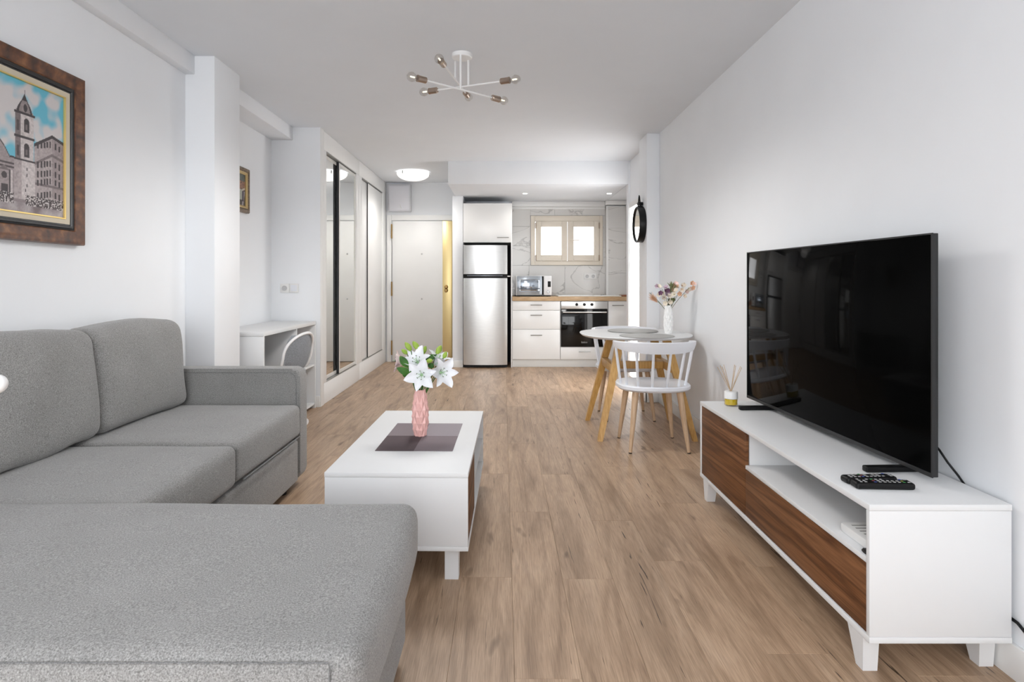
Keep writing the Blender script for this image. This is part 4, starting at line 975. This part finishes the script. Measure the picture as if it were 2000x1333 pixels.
# remotes
M_btn = [plain(mat('button_%d' % i, c, 0.5), 0.02) for i, c in enumerate(((0.45, 0.45, 0.45), (0.25, 0.05, 0.05), (0.05, 0.25, 0.08), (0.30, 0.28, 0.05), (0.05, 0.08, 0.3)))]
def remote(label, cx, cy, rz, L_, W_):
    t = thing('remote_control', label, 'remote control', (cx, cy, ZT+0.0003), local=True, rz=rz)
    link('case', soft_box(B(), -L_/2, L_/2, -W_/2, W_/2, 0, 0.021, 0.0085, nm=6), M_black, t)
    rr = random.Random(L_); k = 0
    for i in range(11):
        for j in range(3):
            x = -L_/2+0.018+i*(L_-0.034)/10; y = (j-1)*W_*0.27
            if rr.random() < 0.12: continue
            mi = 0 if i not in (3, 9) else (1+(j+i) % 4)
            link('button', add_box(B(), x-0.0038, x+0.0038, y-0.0032, y+0.0032, 0.0212, 0.0228, 0.0008, 1), M_btn[mi], t); k += 1
    return t
remote('black remote control nearest the bench corner, buttons up', 1.160, 1.880, math.radians(-3), 0.175, 0.046)
remote('black remote control lying behind the nearest one on the tv bench', 1.150, 1.934, math.radians(4), 0.165, 0.042)

# reed diffuser
RX, RY = 1.158, 3.125
t = thing('reed_diffuser', 'reed diffuser with yellow oil in a white collared jar, on the tv bench', 'diffuser', (RX, RY, ZT+0.0003))
zb0 = ZT+0.0003
link('jar', add_lathe(B(), [(0, 0), (0.031, 0), (0.033, 0.003), (0.033, 0.036), (0.0325, 0.036), (0.031, 0.006), (0, 0.006)], (RX, RY, zb0), 32), pane_mat('jar_glass'), t)
link('oil', add_lathe(B(), [(0, 0.0065), (0.0305, 0.0065), (0.0305, 0.034), (0, 0.034)], (RX, RY, zb0), 32), plain(mat('yellow_oil', (0.80, 0.62, 0.03), 0.15, Transmission_Weight=0.3), 0.05), t)
link('collar', add_lathe(B(), [(0.0335, 0.0362), (0.0335, 0.070), (0.032, 0.073), (0.012, 0.074), (0.012, 0.066), (0.0, 0.066)], (RX, RY, zb0), 32), M_wvase, t)
M_reed = plain(mat('reed', (0.62, 0.47, 0.32), 0.7), 0.1)
for (dx, dy, hh) in ((-0.066, 0.01, 0.195), (-0.052, -0.02, 0.20), (-0.030, 0.02, 0.205), (0.024, 0.015, 0.205), (0.044, -0.01, 0.20), (0.058, 0.01, 0.192), (-0.045, 0.03, 0.20), (0.036, 0.03, 0.198)):
    link('reed', add_tube(B(), [(RX+dx*-0.10, RY+dy*-0.1, zb0+0.055), (RX+dx, RY+dy, zb0+hh)], 0.0016, 6), M_reed, t)

# ------------------------------------------------------------------ dining table
DX, DY = 0.995, 4.66; ZD = 0.735
dt = thing('dining_table', 'small rounded white dining table on slanted honey oak legs, by the right wall', 'dining table', (DX, DY, 0))
def sup(rx, ry, n=3.0, k=48):
    return [(DX+rx*abs(math.cos(a))**(2/n)*(1 if math.cos(a) > 0 else -1), DY+ry*abs(math.sin(a))**(2/n)*(1 if math.sin(a) > 0 else -1)) for a in [2*PI*i/k for i in range(k)]]
bm = B(); rings = []
for (s, z) in ((0.93, ZD-0.022), (0.97, ZD-0.018), (1.0, ZD-0.006), (1.0, ZD-0.003), (0.994, ZD)):
    rings.append([bm.verts.new((x, y, z)) for x, y in [(DX+(x-DX)*s, DY+(y-DY)*s) for x, y in sup(0.408, 0.425, 2.5, 64)]])
for a, b2 in zip(rings, rings[1:]):
    for k in range(64): bm.faces.new((a[k], a[(k+1) % 64], b2[(k+1) % 64], b2[k]))
bm.faces.new(rings[0]); bm.faces.new(rings[-1])
link('tabletop', bm, M_lac, dt)
def beam(bm, a, b, wa, wb, ua=(1, 0, 0)):
    a, b = Vector(a), Vector(b); d = (b-a).normalized(); u = Vector(ua); u = (u-d*u.dot(d)).normalized(); v = d.cross(u)
    A = [bm.verts.new(a+u*sx*wa[0]/2+v*sy*wa[1]/2) for sx, sy in ((-1, -1), (1, -1), (1, 1), (-1, 1))]
    Bv = [bm.verts.new(b+u*sx*wb[0]/2+v*sy*wb[1]/2) for sx, sy in ((-1, -1), (1, -1), (1, 1), (-1, 1))]
    bm.faces.new(A); bm.faces.new(Bv)
    for k in range(4): bm.faces.new((A[k], A[(k+1) % 4], Bv[(k+1) % 4], Bv[k]))
    return bm
for sx in (-1, 1):
    for sy in (-1, 1):
        foot = (DX+0.022+sx*0.335, DY+sy*0.325, 0.0); top = (DX+0.022+sx*0.165, DY+sy*0.195, ZD-0.0225)
        bm = beam(B(), foot, top, (0.036, 0.040), (0.060, 0.045))
        for v in bm.verts:
            if v.co.z < 0.05: v.co.z = 0.0
            elif v.co.z > ZD-0.06: v.co.z = ZD-0.0225
        link('leg', bm, M_tableleg, dt, smooth=False)
    box('cross_rail', DX+0.022+sx*0.215-0.022, DX+0.022+sx*0.215+0.022, DY-0.235, DY+0.235, 0.465, 0.525, M_tableleg, dt, 0.003)
box('stretcher', DX+0.022-0.19, DX+0.022+0.19, DY-0.030, DY+0.030, 0.468, 0.522, M_tableleg, dt, 0.003)
M_mat = plain(mat('grey_mat', (0.40, 0.395, 0.38), 0.55), 0.05)
for (x, y, lab, z) in ((1.010, 4.80, 'round grey placemat at the far side of the dining table', 0.009), (1.025, 4.39, 'round grey placemat at the near side of the dining table', 0.005)):
    t = link('round_placemat', add_lathe(B(), [(0, 0), (0.185, 0), (0.193, z*0.4), (0.193, z*0.8), (0.188, z), (0, z)], (x, y, ZD+0.0004), 48), M_mat, loc=(x, y, ZD+0.0004))
    tag(t, lab, 'placemat')
DVX, DVY = 1.235, 4.60
faceted_vase('vase', 'white ribbed ceramic vase of dried flowers, on the dining table', (DVX, DVY, ZD+0.0004), M_wvase, 0.212, 0.92)
# dried flowers
DN = Vector((DVX, DVY, ZD+0.20))
def D(px, py, dy=0.0): return P(px, py, DVY+dy)
def sprig(label, tip, cols, kind, off, n=8, sz=0.016, seed=0):
    sz *= 1.3; rr = random.Random(seed); tip = Vector(tip); base = DN+Vector((off[0], off[1], -0.03))
    t = thing('dried_flower', label, 'dried flower', tuple(base))
    link('stem', add_tube(B(), curve_pts(base, tip, Vector((0, 0, 0.010))), 0.0018, 5), mat('dry_stem', (0.16, 0.17, 0.08), 0.8), t)
    ax = (tip-base).normalized()
    if kind == 'blooms':
        for k in range(n):
            c = tip + Vector((rr.uniform(-1, 1), rr.uniform(-1, 1), rr.uniform(-1, 1)))*sz*1.5
            bm = B(); R3 = frame_from(Vector((rr.uniform(-1, 1), -1.2, rr.uniform(-0.4, 1))), rr.uniform(0, 6))
            for q in range(5): add_petal(bm, c, R3, q*2*PI/5, sz*0.95, sz*0.85, 1.05, 0.3, 5, 3)
            bl = link('bloom', bm, cols[k % len(cols)], t)
            if k % 2 == 0: link('eye', add_lathe(B(), [(0, 0), (sz*0.16, sz*0.1), (sz*0.13, sz*0.3), (0, sz*0.35)], c, 6, R3 @ Vector((0, 0, 1))), cols[-1], bl)
    elif kind == 'plume':
        bm = B()
        for k in range(n*10):
            f = rr.random(); c = tip.lerp(base, f*0.28)
            d = (ax + Vector((rr.uniform(-1, 1), rr.uniform(-1, 1), rr.uniform(-1, 1)))*0.55).normalized()
            add_tube(bm, [c, c+d*sz*(0.7+rr.random()*0.9)], [0.0012, 0.0003], 3, False)
        o = link('plume', bm, cols[0], t); o['kind'] = 'stuff'
    elif kind == 'leaves':
        bm = B()
        for k in range(n):
            c = tip.lerp(base, rr.random()*0.5); R3 = frame_from(ax+Vector((rr.uniform(-1, 1), rr.uniform(-1, 1), rr.uniform(-0.5, 0.6)))*0.7, rr.uniform(0, 6))
            add_petal(bm, c, R3, 0, sz*2.4, sz*0.55, 0.5, 0.2, 5, 3)
        link('leaf', bm, cols[0], t)
Dm = lambda n, c: plain(mat(n, c, 0.8), 0.15)
d_lil, d_plum, d_cream, d_peach, d_green, d_dkgreen, d_rose = Dm('dried_lilac', (0.55, 0.42, 0.50)), Dm('dried_plum', (0.16, 0.07, 0.13)), Dm('dried_cream', (0.78, 0.70, 0.58)), Dm('dried_peach', (0.75, 0.46, 0.30)), Dm('dried_green', (0.20, 0.22, 0.10)), Dm('dried_dark_green', (0.09, 0.10, 0.05)), Dm('dried_rose', (0.80, 0.60, 0.55))
sprig('dried lilac blooms at the upper left of the dining table vase', D(1294, 566), [d_lil, d_cream, d_plum], 'blooms', (-0.010, 0), 9, 0.022, 1)
sprig('dried cream and lilac bloom just above the white vase, left side', D(1301, 582, -0.03), [d_cream, d_cream, d_lil], 'blooms', (-0.006, -0.01), 5, 0.024, 2)
sprig('peach dried plume leaning left out of the white vase', D(1278, 585), [d_peach], 'plume', (-0.016, 0), 16, 0.034, 3)
sprig('dark green dried leaves in the middle of the white vase', D(1312, 562, 0.02), [d_green], 'leaves', (0.0, 0.01), 14, 0.022, 4)
sprig('cream dried blooms on the right of the white vase', D(1330, 566), [d_cream, d_rose, d_cream, d_peach], 'blooms', (0.010, 0), 9, 0.023, 5)
sprig('pale rose dried blooms farthest right from the white vase', D(1346, 563, 0.02), [d_rose, d_cream, d_peach], 'blooms', (0.014, 0.008), 6, 0.022, 6)
sprig('cream dried flowers low on the right of the white vase', D(1319, 579, -0.03), [d_cream, d_cream, d_green], 'blooms', (0.008, -0.01), 4, 0.022, 7)
sprig('brown dried seed head in the upper middle of the white vase', D(1317, 557), [Dm('dried_brown', (0.38, 0.24, 0.15))], 'plume', (0.004, 0.006), 7, 0.018, 8)
sprig('short dark foliage at the neck of the white vase', D(1308, 592, -0.01), [d_dkgreen], 'leaves', (0.002, -0.006), 18, 0.014, 9)
sprig('thin grey dried stalk reaching out left of the peach plume', D(1268, 572, 0.03), [Dm('dried_grey', (0.42, 0.42, 0.45))], 'leaves', (-0.013, 0.01), 4, 0.010, 10)

# dining chairs (local: sitter faces +Y)
M_cap = plain(mat('foot_cap', (0.03, 0.02, 0.015), 0.6), 0.1)
def dining_chair(label, loc, rz):
    t = thing('dining_chair', label, 'chair', loc, 'white spindle chairs at the dining table', True, rz)
    bm = B(); n = 56; rings = []
    def out(s, z, dish=False):
        L_ = []
        for k in range(n):
            a = 2*PI*k/n; e = 2.6
            x = 0.245*s*abs(math.cos(a))**(2/e)*(1 if math.cos(a) > 0 else -1); y = 0.225*s*abs(math.sin(a))**(2/e)*(1 if math.sin(a) > 0 else -1)
            if y > 0: x *= 1.0
            L_.append(bm.verts.new((x, y, z)))
        return L_
    for (s, z) in ((0.86, 0.395), (0.95, 0.398), (1.0, 0.410), (1.0, 0.428), (0.97, 0.436), (0.88, 0.434), (0.70, 0.424), (0.40, 0.420), (0.05, 0.420)): rings.append(out(s, z))
    for a, b2 in zip(rings, rings[1:]):
        for k in range(n): bm.faces.new((a[k], a[(k+1) % n], b2[(k+1) % n], b2[k]))
    bm.faces.new(rings[0]); bm.faces.new(rings[-1])
    link('seat', bm, M_plast, t)
    # top rail: wraps round the back; taller in the middle
    def rail_pt(th, dr=0): return ((0.262+dr)*math.sin(th), -0.035-(0.235+dr)*math.cos(th))
    bm = B(); prev = None; m_ = 33; T = math.radians(98)
    for i in range(m_):
        th = -T+2*T*i/(m_-1); f = math.cos(th/T*PI/2)**0.55 if abs(th) < T else 0
        zt2 = 0.733-0.012*(1-f); zb2 = zt2-0.014-0.062*max(0, f)
        ri, ro = -0.011, 0.011
        flare = 0.014*f
        ring = []
        for (dr, z) in ((ri, zb2+0.004), (ro-0.004, zb2), (ro+0.002+flare*0.4, (zb2+zt2)/2), (ro+flare, zt2-0.004), (ro-0.003+flare, zt2), (ri+0.003+flare, zt2), (ri+flare*0.8, zt2-0.005), (ri+flare*0.3, (zb2+zt2)/2)):
            x, y = rail_pt(th, dr); ring.append(bm.verts.new((x, y, z)))
        if prev:
            for k in range(8): bm.faces.new((prev[k], prev[(k+1) % 8], ring[(k+1) % 8], ring[k]))
        else: bm.faces.new(ring)
        prev = ring
    bm.faces.new(prev)
    link('top_rail', bm, M_plast, t)
    for i in range(8):
        th = math.radians(-86+172*i/7); f = math.cos(th/T*PI/2)**0.55
        x, y = rail_pt(th); zz = 0.733-0.012*(1-f)-0.014-0.062*f+0.008
        xb_, yb_ = 0.222*math.sin(th)*1.0, -0.010-0.192*math.cos(th)
        link('spindle', add_tube(B(), [(xb_, yb_, 0.430), ((x+xb_)/2, (y+yb_)/2, (0.43+zz)/2), (x, y, zz)], [0.0085, 0.010, 0.0085], 8), M_plast, t)
    for sx in (-1, 1):
        for sy in (-1, 1):
            a = Vector((sx*0.192, sy*0.200, 0.0)); b2 = Vector((sx*0.145, sy*0.145, 0.398)); d = b2-a
            l = link('leg', add_tube(B(), [a+d*0.018, a+d*0.35, a+d*0.75, b2], [0.0105, 0.0155, 0.0205, 0.0215], 14), M_beech, t)
            link('foot_cap', add_tube(B(), [a+Vector((0, 0, 0.0)), a+d*0.018], [0.010, 0.0115], 12), M_cap, l)
    return t
dining_chair('white spindle-back chair on beech legs, near side of the table with its back to us', (1.022, 4.215, 0), 0)
dining_chair('white spindle-back chair on the far side of the dining table, facing us', (1.022, 5.13, 0), PI)

# ------------------------------------------------------------------ desk and desk chair in the alcove
FX = -1.668; NY, FY2 = 4.28, 5.478; ZK = 0.772
dk = thing('desk', 'plain white desk with an open shelf side, in the alcove behind the sofa', 'desk', (-1.87, 4.88, 0))
box('desktop', XL2+0.002, FX, NY, FY2, ZK-0.030, ZK, M_lac, dk, 0.002)
box('side_panel', XL2+0.004, FX-0.003, NY+0.002, NY+0.022, 0, ZK-0.0305, M_lac, dk, 0.001)
box('side_panel', XL2+0.004, FX-0.003, FY2-0.022, FY2-0.002, 0, ZK-0.0305, M_lac, dk, 0.001)
box('divider', XL2+0.03, FX-0.012, 4.99, 5.008, 0, ZK-0.0305, M_lac, dk, 0.001)
box('back_panel', XL2+0.012, XL2+0.024, NY+0.0225, FY2-0.0225, 0.10, ZK-0.0305, plain(mat('desk_back', (0.55, 0.55, 0.55), 0.5), 0.02), dk)
box('shelf', XL2+0.025, FX-0.010, 5.0085, FY2-0.0225, 0.375, 0.391, M_lac, dk, 0.001)
box('shelf', XL2+0.025, FX-0.010, 5.0085, FY2-0.0225, 0.03, 0.048, M_lac, dk, 0.001)
oc = thing('office_chair', 'small white and grey swivel chair on castors, tucked in at the desk', 'chair', (-1.775, 4.71, 0), local=True, rz=math.radians(78))
# local: sitter faces +Y
M_mesh = fabric('chair_grey', (0.45, 0.47, 0.50))
bm = B(); rows_ = []
for i in range(15):
    f = i/14; z = 0.47+0.255*f
    row = []
    for j in range(13):
        s = (j/12-0.5)*2; hw_ = 0.185*(1-abs(2*f-1)**3.2*0.35)
        row.append(bm.verts.new((s*hw_, -0.205-0.05*(1-s*s)-0.035*f, z)))
    rows_.append(row)
for r1, r2 in zip(rows_, rows_[1:]):
    for j in range(12): bm.faces.new((r1[j], r1[j+1], r2[j+1], r2[j]))
bmesh.ops.solidify(bm, geom=bm.faces, thickness=0.022)
link('backrest', bm, M_mesh, oc)
pts = []
for i in range(25):
    a = PI*i/24; x = 0.20*math.cos(a); z = 0.56+0.175*math.sin(a)**0.8 if 0 < i < 24 else 0.56
    pts.append((x, -0.205-0.05*(1-(x/0.2)**2)-0.035*(z-0.47)/0.26, z))
pts = [(0.165, -0.10, 0.42), (0.195, -0.19, 0.47)] + pts + [(-0.195, -0.19, 0.47), (-0.165, -0.10, 0.42)]
link('back_frame', add_tube(B(), pts, 0.011, 10), M_white, oc)
link('seat', soft_box(B(), -0.20, 0.20, -0.18, 0.20, 0.40, 0.445, 0.02, (0, 0, 0.008), nm=8), M_mesh, oc)
link('column', add_tube(B(), [(0, 0, 0.105), (0, 0, 0.25), (0, 0, 0.25), (0, 0, 0.40)], [0.025, 0.025, 0.016, 0.016], 14), M_white, oc)
bm = B()
for k in range(5):
    a = 2*PI*k/5 + 0.32; link('base_arm', add_tube(B(), [(0.02*math.cos(a), 0.02*math.sin(a), 0.115), (0.24*math.cos(a), 0.24*math.sin(a), 0.085)], [0.018, 0.014], 8), M_white, oc)
    cx, cy = 0.24*math.cos(a), 0.24*math.sin(a)
    cs = link('castor', add_lathe(B(), [(0, -0.022), (0.026, -0.020), (0.028, -0.012), (0.028, 0.012), (0.026, 0.020), (0, 0.022)], (cx, cy, 0.028), 18, (-math.sin(a+0.6), math.cos(a+0.6), 0)), M_white, oc)
    link('castor_stem', add_tube(B(), [(cx, cy, 0.05), (cx, cy, 0.085)], 0.007, 8), M_dark, oc)
bm.free()
